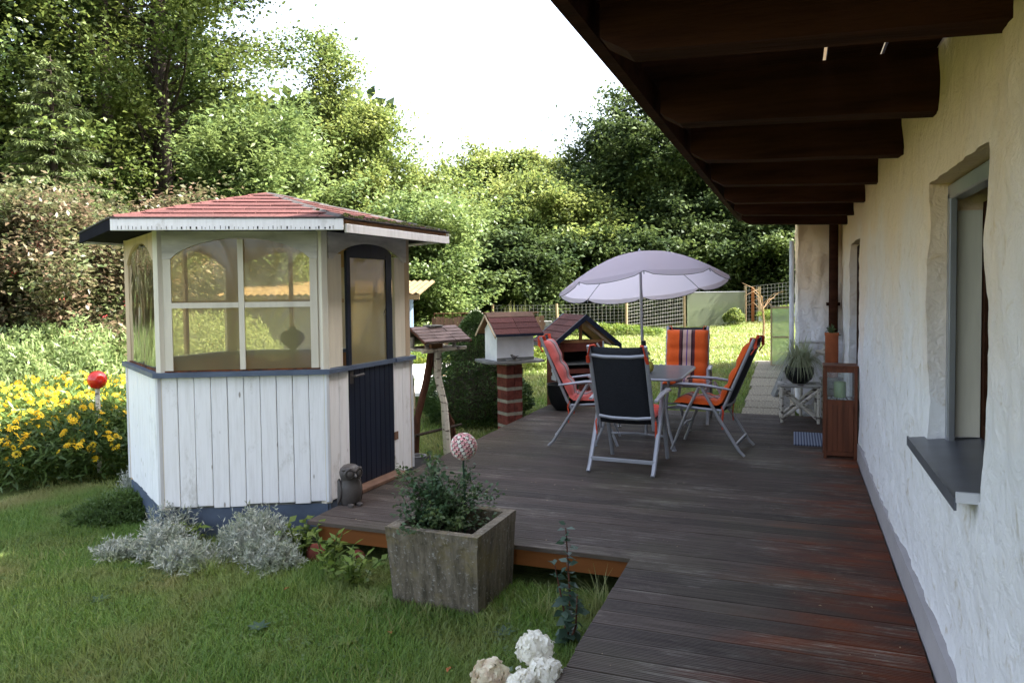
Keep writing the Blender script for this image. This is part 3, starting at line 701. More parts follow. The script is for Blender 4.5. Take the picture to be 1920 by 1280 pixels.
# roof
RR=1.565; ZE=2.125; AP=Vector((0,0,2.475))
for i in range(6):
    A=gv(i,RR,ZE); C=gv(i+1,RR,ZE)
    up=(AP-(A+C)/2); Ls=up.length; v=up.normalized(); u=(C-A).normalized(); nrm=u.cross(v).normalized()
    if nrm.z<0: nrm=-nrm
    mid=(A+C)/2; hwb=(C-A).length/2
    b=B(); b.prism([A,C,AP],-nrm*.02); b.build('roof_deck','brownwood',gaz)
    rows=7; rh=Ls/rows
    for r in range(rows):
        s0=r*rh-.012; s1=(r+1)*rh
        hb=hwb*(1-max(s0,0)/Ls); ht=hwb*(1-s1/Ls); sw=.30; off=(r%2)*.15+random.uniform(-.03,.03)
        x=-math.ceil(hb/sw)*sw-off
        while x<hb:
            xa=max(x,-hb); xb2=min(x+sw,hb); x+=sw
            if xb2-xa<.02: continue
            ta=max(-ht,min(xa,ht)); tb=max(-ht,min(xb2,ht))
            g=.003
            poly=[mid+u*(xa+g)+v*s0+nrm*.012,mid+u*(xb2-g)+v*s0+nrm*.012]
            if tb-ta>.01: poly+=[mid+u*(tb-g)+v*s1+nrm*.003,mid+u*(ta+g)+v*s1+nrm*.003]
            else: poly+=[mid+u*((ta+tb)/2)+v*s1+nrm*.003]
            b=B(); b.prism(poly,nrm*(.007+random.uniform(0,.003))); b.build('shingle','shingle',gaz)
    # hip cap
    d=(AP-A); n=6; b=B()
    for k in range(n):
        p0=A+d*(k/n); p1=A+d*((k+1.15)/n if k<n-1 else 1); side=Vector((-A.y,A.x,0)).normalized()*.06
        h=Vector((0,0,.026+.006*(n-k)/n)); lo=Vector((0,0,-.002))
        b.add([p0+side+lo,p0+h,p0-side+lo,p1+side+lo,p1+h-Vector((0,0,.008)),p1-side+lo],[(0,1,4,3),(1,2,5,4),(0,2,1),(3,4,5)])
    b.build('hip_cap','shingle_dark' if i in(2,3) else 'shingle',gaz)
    # fascia + soffit
    up_=Vector((0,0,1)); nn=((A+C)/2); nn.z=0; nn.normalize()
    Mx=Matrix(((u.x,nn.x,0,mid.x),(u.y,nn.y,0,mid.y),(0,0,1,ZE),(0,0,0,1)))
    b=B(); z0,z1=(-.078,.004) if i!=2 else (-.095,-.030); b.box(-hwb-.01 if i!=2 else -hwb+.02,hwb+.012,.004,.026,z0,z1,bev=.003); o=b.build('fascia','planks' if i!=0 else 'dark_soffit',gaz); o.matrix_basis=Mx
    if i==1:
        for k in range(46):
            x=-hwb+.03+(2*hwb-.06)*(k+random.random()*.5)/46; h=random.uniform(.012,.024); w_=random.choice((.0012,.0015,.002,.005))
            b=B(); b.box(x-w_,x+w_,.0255,.0275,-.070,-.070+h); o=b.build('drip_mark','black',gaz); o.matrix_basis=Mx
    b=B(); b.box(-hwb-.012,hwb+.012,.0,.032,.006,.016); o=b.build('drip_edge','shingle_dark',gaz); o.matrix_basis=Mx
    Ai=gv(i,GR-.06,ZT-.01); Ci=gv(i+1,GR-.06,ZT-.01)
    b=B(); b.prism([gv(i,RR-.02,ZE-.06),gv(i+1,RR-.02,ZE-.06),gv(i+1,GR-.06,ZT+.0),gv(i,GR-.06,ZT+.0)],(0,0,.012)); b.build('soffit','dark_soffit',gaz)
# moss clumps along the right eave
pm=[]
A=gv(2,RR,ZE); C=gv(3,RR,ZE)
b=B()
for k in range(90):
    t=random.random()**.8; p=A.lerp(C,t)+ (AP-(A+C)/2).normalized()*random.random()**2*.28+Vector((0,0,.022)); r=random.uniform(.008,.022)
    b.lathe([(0,-r*.4),(r,-.2*r),(r*.8,r*.4),(0,r*.7)],6,p)
b.build('moss','moss',gaz,kind='stuff')
# lamp-like round object standing in the gazebo
pt=empty('patio_grill',(-4.05,5.35,.01),label='dark round lidded kettle on a thin stem inside the gazebo',cat='grill')
b=B(); b.tube([(0,0,0),(0,0,1.12)],.018,8); b.lathe([(.16,0),(.15,.02),(.02,.04)],16); b.build('stem','owl',pt,True)
b=B(); b.lathe([(.02,1.10),(.06,1.14),(.095,1.175),(.10,1.20)],20); b.build('bowl','owl',pt,True)
b=B(); b.lathe([(.10,1.203),(.095,1.235),(.06,1.265),(.03,1.275),(.03,1.30),(0,1.305)],20); b.build('lid','black',pt,True)
# ================================================================ FURNITURE ON DECK
def make_chair(label,cush,cushlabel,loc,rz,cat='chair'):
    c=empty('garden_chair',loc,rz,label=label,cat='chair',group='folding garden chairs round the table')
    W2=.285
    for s in (-1,1):
        x=s*W2
        b=B(); b.tube([(x,.02,.64),(x,-.14,.36),(x,-.33,.06),(x,-.38,.012)],[.022,.022,.020,.018],8,flat=.75); b.build('rear_leg','chairmetal',c,True)
        b=B(); b.tube([(x*.93,.05,.645),(x*.93,.17,.40),(x*.93,.32,.02)],[.021,.021,.018],8,flat=.75); b.build('front_leg','chairmetal',c,True)
        b=B(); b.tube([(x*1.02,.30,.655),(x*1.02,.24,.675),(x*1.02,.0,.670),(x*1.02,-.27,.635)],[.016,.030,.030,.020],8,flat=.5); b.build('armrest','chairmetal',c,True)
        b=B(); b.tube([(x*.86,-.13,.36),(x*.86,-.20,.50),(x*.86,-.46,1.12)],.020,8,flat=.8); b.build('back_rail','chairmetal',c,True)
        b=B(); b.tube([(x*.84,.27,.455),(x*.84,.05,.435),(x*.84,-.16,.425)],.014,8); b.build('seat_rail','chairmetal',c,True)
    b=B(); b.box(-W2,W2,-.312,-.290,.095,.128,bev=.003); b.build('rear_stretcher','chairmetal',c)
    b=B(); b.tube([(-W2*.92,.235,.24),(0,.245,.25),(W2*.92,.235,.24)],.010,8); b.build('front_stretcher','chairmetal',c,True)
    b=B(); b.tube([(-W2*.84,.27,.455),(0,.285,.455),(W2*.84,.27,.455)],.013,8); b.build('seat_front_bar','chairmetal',c,True)
    for (zz,yy) in ((1.035,-.432),(.475,-.195)):
        b=B(); b.tube([(-W2*.82,yy,zz+.004),(-W2*.4,yy-.012,zz-.008),(W2*.4,yy-.012,zz-.008),(W2*.82,yy,zz+.004)],.017,8); b.build('back_bar','chairmetal',c,True)
    # sling back: curved sheet
    def sheetm(P0,P1,sag,n=8,name='sling',th=.004):
        b=B(); vs=[];fs=[]; m_=10
        for i in range(m_+1):
            t=i/m_; 
            for k in range(n+1):
                u=k/n*2-1; p=Vector(P0).lerp(Vector(P1),t); vs.append((u*W2*.83,p.y-sag*(1-u*u)*math.sin(PI*t)**.5,p.z-sag*.3*(1-u*u)))
        for i in range(m_):
            for k in range(n): fs.append((i*(n+1)+k,i*(n+1)+k+1,(i+1)*(n+1)+k+1,(i+1)*(n+1)+k))
        b.add(vs,fs); o=b.build(name,'sling',c); o.data.shade_smooth(); md=o.modifiers.new('thickness','SOLIDIFY'); md.thickness=th
    sheetm((0,-.165,.42),(0,-.458,1.115),.03,name='sling_back')
    sheetm((0,.27,.458),(0,-.15,.43),.0,name='sling_seat')
    # cushion : top-level, padded seat + back with quilted seams
    q=empty('seat_cushion',loc,rz,label=cushlabel,cat='cushion',group='padded cushions on the garden chairs')
    b=B(); prof=[]; K=44; nx=20
    path=[Vector((0,.30,.475)),Vector((0,.26,.480)),Vector((0,.0,.470)),Vector((0,-.12,.468)),Vector((0,-.165,.50)),Vector((0,-.22,.62)),Vector((0,-.43,1.075))]
    lens=[0]
    for a,c2 in zip(path,path[1:]): lens.append(lens[-1]+(c2-a).length)
    T=lens[-1]; seams=[.02,.14,.285,.36,.44,.60,.76,.985]
    top=[];botm=[]
    for i in range(K+1):
        t=i/K; L=t*T
        for j in range(len(lens)-1):
            if lens[j+1]>=L-1e-9: break
        f=(L-lens[j])/(lens[j+1]-lens[j]); p=path[j].lerp(path[j+1],f)
        d=(path[min(j+1,len(path)-1)]-path[j]).normalized(); nrm=Vector((0,-d.z,d.y)) ; nrm=-nrm if nrm.z<0 and nrm.y<0 else nrm
        nrm=Vector((0,d.z,-d.y))
        if nrm.z<-.0 : nrm=-nrm
        ds=min(abs(t-s) for s in seams); puff=.35+.65*min(1,(ds/.055))**.6
        endf=min(1,min(t,1-t)/.02)**.5 if 0<t<1 else 0
        for k in range(nx+1):
            u=k/nx*2-1; e=(1-abs(u)**5)**.5 if abs(u)<1 else 0
            rowp=.85+.15*abs(math.cos(u*PI*1.0))
            th=(.012+.052*puff*rowp)*e*max(endf,.15)
            wv=(1+.012*math.sin(t*40))*W2*.88
            top.append(p+Vector((u*wv,0,0))+nrm*(th+.006)); botm.append(p+Vector((u*wv,0,0))-nrm*(th*.15)+nrm*.004)
    vs=top+botm; off=len(top); fs=[]; uv=[]
    for i in range(K):
        for k in range(nx):
            a=i*(nx+1)+k; qd=(a,a+1,a+nx+2,a+nx+1); fs.append(qd); fs.append(tuple(reversed([x+off for x in qd])))
    for i in range(K):
        for k in (0,nx):
            a=i*(nx+1)+k; c2=a+nx+1; fs.append((a,c2,c2+off,a+off))
    for i in (0,K):
        for k in range(nx):
            a=i*(nx+1)+k; fs.append((a,a+1,a+1+off,a+off))
    b.add(vs,fs); me=b.mesh('pad',cush); me.shade_smooth()
    uvl=me.uv_layers.new(name='UV')
    for lp in me.loops:
        vi=lp.vertex_index%off; uvl.data[lp.index].uv=((vi%(nx+1))/nx,(vi//(nx+1))/K)
    meshobj('pad',me,q)
    for s in (-1,1):
        x=s*W2*.62
        b=B()
        pts=[Vector((x,-.415,1.05)),Vector((x*1.15,-.43,1.125)),Vector((x*1.3,-.47,1.12)),Vector((x*1.42,-.47,1.03)),Vector((x*1.47,-.43,.97))]
        for a,c2 in zip(pts,pts[1:]): b.tube([a,c2],.016,6,flat=.35)
        b.build('strap','redcloth',q)
        b=B(); x=s*W2*.9; b.tube([(x,-.16,.47),(x*1.06,-.18,.42),(x*1.05,-.17,.33),(x*1.07,-.175,.25)],[.006,.012,.012,.010],6,flat=.4); b.build('tie_ribbon','redcloth',q)
    return c
make_chair('charcoal backed garden chair turned away from the camera, nearest of the four','cush_rd','red cushion on the nearest chair, seen only from the side',(-1.38,6.66,0),math.radians(-3))
make_chair('garden chair on the left of the table facing right, under a pink cushion','cush_pk','faded pink cushion with beige stripes on the left chair',(-2.02,7.56,0),math.radians(-80))
make_chair('garden chair at the far side of the table facing the camera','cush_or','wide orange cushion with dark and pink stripes on the far chair',(-1.22,9.12,0),math.radians(184))
make_chair('garden chair on the right of the table facing left with its back in profile','cush_or','orange cushion on the right chair seen from the side',(-.78,7.62,0),math.radians(84))
# table
tb=empty('garden_table',(-1.5,7.95,0),0,label='grey rounded garden table between the four chairs with the parasol through it',cat='table')
def rrect(w,d,r,n=6):
    pts=[]
    for (cx,cy,a0) in ((w-r,d-r,0),(-w+r,d-r,PI/2),(-w+r,-d+r,PI),(w-r,-d+r,1.5*PI)):
        for k in range(n+1):
            a=a0+PI/2*k/n; pts.append((cx+r*math.cos(a),cy+r*math.sin(a)))
    return pts
b=B(); b.prism([(x,y,.705) for x,y in rrect(.46,.66,.14)],(0,0,.02)); b.build('table_top','tabletop',tb)
b=B(); P=[(x*1.01,y*1.01,.712) for x,y in rrect(.46,.66,.14)]; P.append(P[0]); P.append(P[1]); b.tube(P,.014,6,cap=False); b.build('rim','chairmetal',tb,True)
for sx in (-1,1):
    for sy in (-1,1):
        b=B(); b.tube([(sx*.34,sy*.5,.70),(sx*.30,sy*.44,.40),(sx*.34,sy*.48,.18),(sx*.40,sy*.56,.02)],.015,8); b.lathe([(.024,0),(.024,.012),(.012,.02)],10,(sx*.40,sy*.56,0)); b.build('leg','chairmetal',tb,True)
b=B(); b.tube([(-.31,-.44,.3),(0,0,.28),(.31,.44,.3)],.010,6); b.tube([(-.31,.44,.3),(0,0,.281),(.31,-.44,.3)],.010,6); b.build('cross_brace','chairmetal',tb,True)
# flower pot on table
fp=empty('table_pot',(-1.43,7.78,.725),label='small yellow green pot with a sprig on the grey table',cat='pot')
b=B(); b.lathe([(.03,0),(.055,.02),(.065,.06),(.055,.10),(.035,.12),(.03,.115),(.03,.10)],18); b.build('pot','yellowcer',fp,True)
P=np.zeros((24,3)); P[:,2]=.11+rng.random(24)*.08; P[:,:2]=rng.normal(size=(24,2))*.025
o=meshobj('sprig',leaves_mesh('sprig',P,rdirs(24)+[0,0,.6],.05,.02,'rose_leaf'),fp)
# parasol
um=empty('parasol',(-1.50,8.05,0),label='lavender garden parasol tilted over the table',cat='parasol')
b=B(); b.tube([(0,0,.02),(-.02,-.0,.72),(-.04,.0,1.1),(-.055,.0,1.95)],[.019,.019,.016,.014],10); b.build('pole','chairmetal',um,True)
b=B(); b.tube([(-.022,0,.98),(-.025,0,1.04)],.027,10); b.build('tilt_joint','black',um,True)
Ax=Matrix.Translation((-.06,0,1.99))@Euler((math.radians(-7.5),math.radians(-7.0),0)).to_matrix().to_4x4()
cn=empty('canopy_frame'); cn.parent=um; cn.matrix_basis=Ax
def canopy_pt(a,t,R=.90):
    # t 0 centre -> 1 rim ; panels sag between 8 ribs
    ph=(a*8/(2*PI))%1; sag=math.sin(ph*PI); r=R*t*(1-.035*sag*t)
    z=-.33*(t**1.9)-.02*t-.02*sag*t*t*(1-.2*t)
    return Vector((r*math.cos(a),r*math.sin(a),z))
b=B(); na=64; nr=12; vs=[];fs=[]
A0=math.radians(12)
for i in range(na):
    a=2*PI*i/na
    for j in range(nr+1): 
        q=canopy_pt(a,j/nr); c_,s_=math.cos(A0),math.sin(A0); vs.append((q.x*c_-q.y*s_,q.x*s_+q.y*c_,q.z))
    # valance
    q=canopy_pt(a,1); ph=(i*8/na)%1; dz=.055*(.35+.65*math.sin(ph*PI)**.5 if 0<ph<1 else .2)
    vs.append(((q.x*c_-q.y*s_)*1.006,(q.x*s_+q.y*c_)*1.006,q.z-dz))
m_=nr+2
for i in range(na):
    k=(i+1)%na
    for j in range(m_-1): fs.append((i*m_+j,k*m_+j,k*m_+j+1,i*m_+j+1))
b.add(vs,fs); me=b.mesh('canopy','canopy'); me.shade_smooth(); 
try: me.set_sharp_from_angle(angle=math.radians(35))
except Exception: pass
meshobj('canopy',me,cn)
bb=B(); L_=[Vector(vs[i*m_+m_-1]) for i in range(na)]; L_.append(L_[0]); bb.tube(L_,.0035,4,cap=False); bb.build('edge_binding','stone',cn)
for i in range(8):
    a=2*PI*i/8+A0; b=B(); pts=[]
    for j in range(9):
        q=canopy_pt(2*PI*i/8,j/8); pts.append((q.x*math.cos(A0)-q.y*math.sin(A0),q.x*math.sin(A0)+q.y*math.cos(A0),q.z-.012))
    b.tube(pts,.004,5); b.tube([pts[-1],(pts[-1][0]*1.01,pts[-1][1]*1.01,pts[-1][2]-.03)],.006,5); b.build('rib','chairmetal',cn,True)
b=B(); b.lathe([(.02,-.01),(.018,.02),(.008,.04),(0,.045)],10); b.build('finial','chairmetal',cn,True)
# owl statue
ow=empty('owl_statue',(-3.14,4.80,0),math.radians(58),label='dark bronze owl figure beside the gazebo door',cat='statue')
b=B(); n=24; prof=[(.060,0),(.074,.02),(.084,.06),(.088,.11),(.082,.155),(.068,.185),(.070,.20),(.080,.225),(.081,.25),(.073,.275),(.050,.295),(.022,.304),(0,.305)]
b.lathe(prof,n,(0,0,0),sy=.92); b.build('body','owl',ow,True)
for s in (-1,1):
    b=B(); vs=[];fs=[]
    for i in range(9):
        t=i/8; zc=.195-.175*t; w=.050*math.sin(PI*(.12+.80*t))+.006
        for k in range(7):
            u=k/6*2-1; ang=math.radians(20 if s>0 else 160)+u*w/.085; r=.086+.010*(1-u*u)+.006*t
            vs.append((r*math.cos(ang),r*math.sin(ang)-.01*t,zc+.02*(1-abs(u))*(-1)))
    for i in range(8):
        for k in range(6): fs.append((i*7+k,i*7+k+1,(i+1)*7+k+1,(i+1)*7+k))
    b.add(vs,fs); o=b.build('wing','owl',ow); o.data.shade_smooth(); md=o.modifiers.new('t','SOLIDIFY'); md.thickness=.012
    b=B(); ex=s*.034
    Mh=Matrix.Translation((ex,-.070,.245))@Euler((PI/2,0,s*.35)).to_matrix().to_4x4()
    bb=B(); bb.lathe([(.042,-.02),(.042,.006),(.033,.012),(.033,.002),(.022,.002),(.022,.014),(.012,.018),(0,.018)],18); vs=[Mh@Vector(v) for v in bb.v]; b.add(vs,bb.f); b.build('eye','owl',ow,True)
    b=B(); b.lathe([(.0,.0),(.022,.004),(.022,.018),(.0,.026)],10,(s*.035,-.082,0),sy=1.6); b.build('foot','owl',ow,True)
b=B(); b.tube([(0,-.085,.245),(0,-.105,.225),(0,-.10,.205)],[.010,.009,.002],6); b.build('beak','owl',ow,True)
b=B(); b.tube([(-.075,-.03,.272),(-.035,-.078,.285),(0,-.088,.262),(.035,-.078,.285),(.075,-.03,.272)],.010,6); b.build('brow','owl',ow,True)
# door mat
b=B(); b.box(-.0,.30,8.02,8.72,.002,.014,bev=.003)
def matmat():
    M,nt,p,tc,out=newmat('blue_striped_mat'); sx=N(nt,'ShaderNodeSeparateXYZ'); nt.links.new(tc.outputs['Object'],sx.inputs[0])
    q=math_(nt,'SINE',math_(nt,'MULTIPLY',sx.outputs[0],230)); c=mixc(nt,ramp(nt,[(.45,0.0),(.55,1.0)],math_(nt,'MULTIPLY_ADD',q,.5)),(.035,.05,.10),(.20,.23,.30))
    nt.links.new(c,p.inputs['Base Color']); p.inputs['Roughness'].default_value=.95; return M
MT['mat']=matmat(); 
o=b.build('door_mat','mat'); tag(o,'blue and grey striped mat lying beside the wooden lantern cabinet','mat')
# lantern cabinet
cb=empty('lantern_cabinet',(.405,7.64,0),0,label='tall red brown wooden lantern cabinet with a glass top compartment by the wall',cat='lantern')
w=.13; H_=.86
for sx in (-1,1):
    for sy in (-1,1):
        b=B(); b.box(sx*w-.014,sx*w+.014,sy*w-.014,sy*w+.014,0,H_-.012,bev=.002); b.build('corner_post','cabinet',cb)
b=B(); b.box(-w-.02,w+.02,-w-.02,w+.02,H_-.012,H_+.008,bev=.003); b.build('top','cabinet',cb)
for z0,z1 in ((.03,.07),(.50,.55),(H_-.055,H_-.013)):
    for (dx,dy) in ((0,-1),(0,1),(-1,0),(1,0)):
        b=B()
        if dx==0: b.box(-w+.015,w-.015,dy*w-.009,dy*w+.009,z0,z1)
        else: b.box(dx*w-.009,dx*w+.009,-w+.015,w-.015,z0,z1)
        b.build('rail','cabinet',cb)
for (dx,dy) in ((0,-1),(0,1),(-1,0),(1,0)):
    for k in range(5):
        a0=-w+.016+k*(2*w-.032)/5; a1=a0+(2*w-.032)/5-.002
        b=B()
        if dx==0: b.box(a0,a1,dy*w-.004,dy*w+.004,.071,.499)
        else: b.box(dx*w-.004,dx*w+.004,a0,a1,.071,.499)
        b.build('panel_board','cabinet',cb)
    b=B()
    if dx==0: b.box(-w+.015,w-.015,dy*w-.002,dy*w+.002,.551,H_-.056)
    else: b.box(dx*w-.002,dx*w+.002,-w+.015,w-.015,.551,H_-.056)
    b.build('glass_pane','glass',cb)
b=B(); b.box(-w+.015,w-.015,-w+.012,w-.012,.535,.548); b.build('shelf','cabinet',cb)
cd=empty('candle',(.405,7.62,.552),label='thick pale green candle on white pebbles inside the lantern cabinet',cat='candle')
b=B(); b.lathe([(.052,.01),(.054,.15),(.048,.158),(.01,.15),(0,.15)],20); b.build('wax','candle',cd,True)
b=B()
for k in range(60):
    r=random.uniform(.006,.011); b.lathe([(0,0),(r,r*.4),(r*.8,r),(0,r*1.3)],6,(random.uniform(-.1,.1),random.uniform(-.09,.09),-.003))
o=b.build('pebbles','whitewall'); o.location=(.405,7.62,.552); tag(o,'white pebbles round the green candle in the lantern cabinet','pebbles',kind='stuff')
# birch stool + sedge pot
st=empty('birch_stool',(.06,9.55,0),math.radians(3),label='low stool of crossed birch branches carrying the grass pot',cat='stool')
b=B()
for k in range(5): b.tube([(-.24,-.14+.07*k,.43),(.24,-.14+.07*k,.432)],.022,7)
b.build('top_slat','birchgrey',st,True)
for s in (-1,1):
    b=B(); b.tube([(-.24,s*.16,.41),(.21,s*.16,.03)],.020,7); b.build('cross_leg','birch',st,True)
    b=B(); b.tube([(.24,s*.16+.01,.41),(-.21,s*.16+.01,.03)],.020,7); b.build('cross_leg','birch',st,True)
    b=B(); b.tube([(s*.20,.18,.41),(s*.20,.18,.0)],.018,7); b.build('leg','birch',st,True)
    b=B(); b.tube([(s*.20,-.19,.41),(s*.20,-.19,.0)],.018,7); b.build('leg','birch',st,True)
sp=empty('sedge_pot',(.06,9.52,.455),label='dark round pot of trailing pale sedge grass on the birch stool',cat='potted plant')
b=B(); b.lathe([(.08,0),(.14,.05),(.165,.12),(.16,.19),(.14,.20),(.135,.17)],22); b.build('pot','black',sp,True)
def arcgrass(name,n,r0,h,reach,wid,mat,parent=None,loc=(0,0,0),z0=0,droop=.5,seg=5):
    V=[];Fq=[]
    for k in range(n):
        a=random.random()*2*PI; rr=r0*math.sqrt(random.random()); hh=h*random.uniform(.6,1.1); re=reach*random.uniform(.3,1.1)
        p0=Vector((rr*math.cos(a),rr*math.sin(a),z0)); a2=a+random.uniform(-.5,.5); d=Vector((math.cos(a2),math.sin(a2),0)); s=Vector((-d.y,d.x,0))
        base=len(V)
        for j in range(seg+1):
            t=j/seg; p=p0+d*re*t*(.5+.5*t)+Vector((0,0,hh*(t*(1+droop)-droop*2*t*t*(re/reach)))); w_=wid*(1-t)**.6*.5+.0005
            V+= [tuple(p-s*w_),tuple(p+s*w_)]
        for j in range(seg): Fq.append((base+2*j,base+2*j+1,base+2*j+3,base+2*j+2))
    me=fastmesh(name,np.array(V),np.array(Fq),mat); return meshobj(name,me,parent,loc)
tag(arcgrass('grass_blades',620,.10,.26,.30,.007,'sedge',sp,z0=.18,droop=1.5),kind='stuff')
# terracotta pipe on log stand
tp=empty('terracotta_pipe',(.43,9.85,0),label='tall orange terracotta pipe planter in the corner under the downpipe',cat='planter')
b=B(); b.lathe([(.075,.50),(.075,1.0),(.082,1.01),(.082,1.04),(.070,1.04),(.066,1.0)],18); b.build('pipe','terracotta',tp,True)
b=B(); b.lathe([(.12,0),(.12,.46),(.14,.47),(.14,.495)],14); b.build('stand','birchgrey',tp,True)
P=np.zeros((40,3)); P[:,2]=1.0+rng.random(40)*.1; P[:,:2]=rng.normal(size=(40,2))*.03
meshobj('sprig',leaves_mesh('sprig',P,rdirs(40)+[0,0,.9],.06,.02,'rose_leaf'),tp)
bf=empty('birch_shelf',(.22,9.98,.0),label='small shelf of white birch sticks standing behind the grass pot',cat='shelf')
b=B(); b.box(-.17,.20,-.09,.09,.90,.92,bev=.004); b.build('shelf_board','birchgrey',bf)
for (x0,y0,x1,y1) in ((-.12,-.05,-.14,-.06),(.14,-.05,.16,-.06),(-.12,.05,-.14,.06),(.14,.05,.16,.06)):
    b=B(); b.tube([(x0,y0,.90),(x1,y1,0)],.018,7); b.build('leg','birch',bf,True)
b=B(); b.tube([(-.13,-.08,.62),(.15,-.08,.85)],.022,7); b.tube([(.03,-.09,.80),(.17,-.09,.78)],.03,7); b.build('brace','birch',bf,True)
# ================================================================ CONCRETE PLANTER
pl=empty('concrete_planter',(-1.925,4.03,0),math.radians(-1.5),label='big weathered concrete planter box in front of the deck',cat='planter')
zt,zb=.235,-.30
T=[(-.295,-.285),(.30,-.285),(.30,.29),(-.295,.29)]; Bt=[(-.30,-.19),(.262,-.19),(.275,.27),(-.285,.27)]; I=[(-.235,-.225),(.24,-.225),(.24,.23),(-.235,.23)]
vs=[];fs=[]; n=14
def lerp2(a,c,t): return (a[0]+(c[0]-a[0])*t,a[1]+(c[1]-a[1])*t)
rows=18; per=[]
ring=[]
for s in range(4):
    for k in range(n): ring.append((s,k/n))
def rp(poly,s,t): return lerp2(poly[s],poly[(s+1)%4],t)
R_=len(ring)
for r in range(rows+1):
    t=r/rows
    for (s,u) in ring:
        a=rp(Bt,s,u); c=rp(T,s,u); x,y_=lerp2(a,c,t); z=zb+(zt-zb)*t
        # board-marks: vertical ribs
        rib=(-.006 if (int(u*n)%3==0) else .0)*(0 if t>.88 else 1)+.004*noise.noise(Vector((x*9,y_*9,z*6)))
        nrm=((0,-1),(1,0),(0,1),(-1,0))[s]
        if r==rows: rib=0
        vs.append((x+nrm[0]*rib,y_+nrm[1]*rib,z))
for (s,u) in ring: x,y_=rp(I,s,u); vs.append((x,y_,zt-.002))
for (s,u) in ring: x,y_=rp(I,s,u); vs.append((x*.97,y_*.97,zt-.13))
for r in range(rows+2):
    for k in range(R_): fs.append((r*R_+k,r*R_+(k+1)%R_,(r+1)*R_+(k+1)%R_,(r+1)*R_+k))
b=B(); b.add(vs,fs); b.build('box','concrete',pl)
b=B(); b.prism([(p[0]*.975,p[1]*.975,.11) for p in I],(0,0,.012)); b.build('soil','soil',pl)
# shrub in the planter
def arching(name,root,n,L,spread,leafL,leafW,mat,per=40,stemr=.004,seed=1,up=.9,barkm='bark',back=0,jit=.02):
    rd=random.Random(seed); b=B(); PP=[];DD=[]
    for k in range(n):
        a=rd.random()*2*PI; el=rd.uniform(.25,1.3); d=Vector((math.cos(a)*math.cos(el)*spread,math.sin(a)*math.cos(el)*spread,math.sin(el)*up)).normalized()
        p=Vector((rd.uniform(-.07,.07),rd.uniform(-.05,.05),0)); pts=[p.copy()]; LL=L*rd.uniform(.55,1.15)
        for j in range(8):
            d=(d+Vector((rd.uniform(-.18,.18),rd.uniform(-.18,.18),-.06-.03*j*back))).normalized(); p=p+d*LL/8; pts.append(p.copy())
        b.tube(pts,[stemr*(1-.09*i) for i in range(len(pts))],5)
        for q in range(per):
            t=rd.uniform(.18,1)*8; i0=min(7,int(t)); c=pts[i0].lerp(pts[i0+1],t-i0)
            PP.append(c+Vector((rd.gauss(0,jit),rd.gauss(0,jit),rd.gauss(0,jit)))); DD.append(Vector((rd.gauss(0,1),rd.gauss(0,1),rd.gauss(0,.6)))+ (pts[i0+1]-pts[i0]).normalized()*.6)
    b.build('stems',barkm,root)
    me=leaves_mesh('leaves',np.array([tuple(p) for p in PP]),np.array([tuple(p) for p in DD]),leafL*(.7+.6*rng.random(len(PP))),leafW,mat,up=.6)
    o=meshobj('leaves',me,root); o['kind']='stuff'; return root
sh=empty('planter_shrub',(-2.03,4.05,.12),label='small leaved dark green shrub growing in the concrete planter',cat='shrub')
arching('shrub',sh,40,.45,.46,.032,.021,'rose_leaf',per=80,seed=3,up=1.1,jit=.028)
sh2=B()
# pink enamel flower ball on a rod
fb=empty('flower_ball_stake',(-1.86,4.07,.12),label='pink and white flower ball ornament on a dark green rod in the planter',cat='garden ornament')
b=B(); b.tube([(0,0,-.02),(.004,0,.25),(-.004,0,.47)],.006,6); b.build('rod','greenmetal',fb,True)
b=B(); 
bm=bmesh.new(); bmesh.ops.create_icosphere(bm,subdivisions=3,radius=.074); b.add([v.co+Vector((0,0,.545)) for v in bm.verts],[[v.index for v in f.verts] for f in bm.faces]); bm.free()
b.build('core','maroon',fb,True)
fl=B()
for k in range(5):
    a=2*PI*k/5; c,s=math.cos(a),math.sin(a)
    fl.add([(0,0,.002),(c*.007-s*.005,s*.007+c*.005,.005),(c*.016,s*.016,.004),(c*.007+s*.005,s*.007-c*.005,.005)],[(0,1,2,3)])
fl.lathe([(.0035,0),(.003,.006),(0,.007)],6)
flm=fl.mesh('floret','pinkpetal'); flm2=flm.copy(); flm2.materials[0]=MT['petal']
for k in range(150):
    zf=1-2*(k+.5)/150; th=k*2.39996; r=math.sqrt(1-zf*zf); d=Vector((r*math.cos(th),r*math.sin(th),zf))
    o=bpy.data.objects.new('floret',flm if k%3 else flm2); o.location=Vector((0,0,.545))+d*.077; o.rotation_euler=d.to_track_quat('Z','Y').to_euler(); link(o,fb)
# ================================================================ BIRD FEEDER ON TRIPOD
bfx,bfy=-3.78,7.50
fe=empty('bird_feeder',(bfx,bfy,0),math.radians(64),label='rustic bird feeder with slatted wooden roof on a tripod of branches',cat='bird feeder')
g0=gz(bfx,bfy)
fe.scale=(1.12,1.12,1.0)
def leg(pts,r,mat): 
    b=B(); b.tube(pts,r,8); b.build('leg',mat,fe,True)
leg([(-.02,.0,.95),(-.08,.02,.60),(-.20,.02,.20),(-.235,.02,g0-.03)],[.038,.036,.034,.036],'barkred')
leg([(.02,-.04,.95),(.0,-.06,.65),(.03,-.12,.35),(.04,-.16,g0-.03)],[.040,.037,.035,.044],'birch')
leg([(.03,.05,.95),(.10,.06,.55),(.20,.06,.20),(.26,.05,.08),(.30,.05,g0-.03)],[.030,.030,.028,.030,.028],'barkred')
b=B(); b.tube([(-.26,-.02,.02),(.32,-.03,.06)],.016,7); b.build('cross_stick','bark',fe,True)
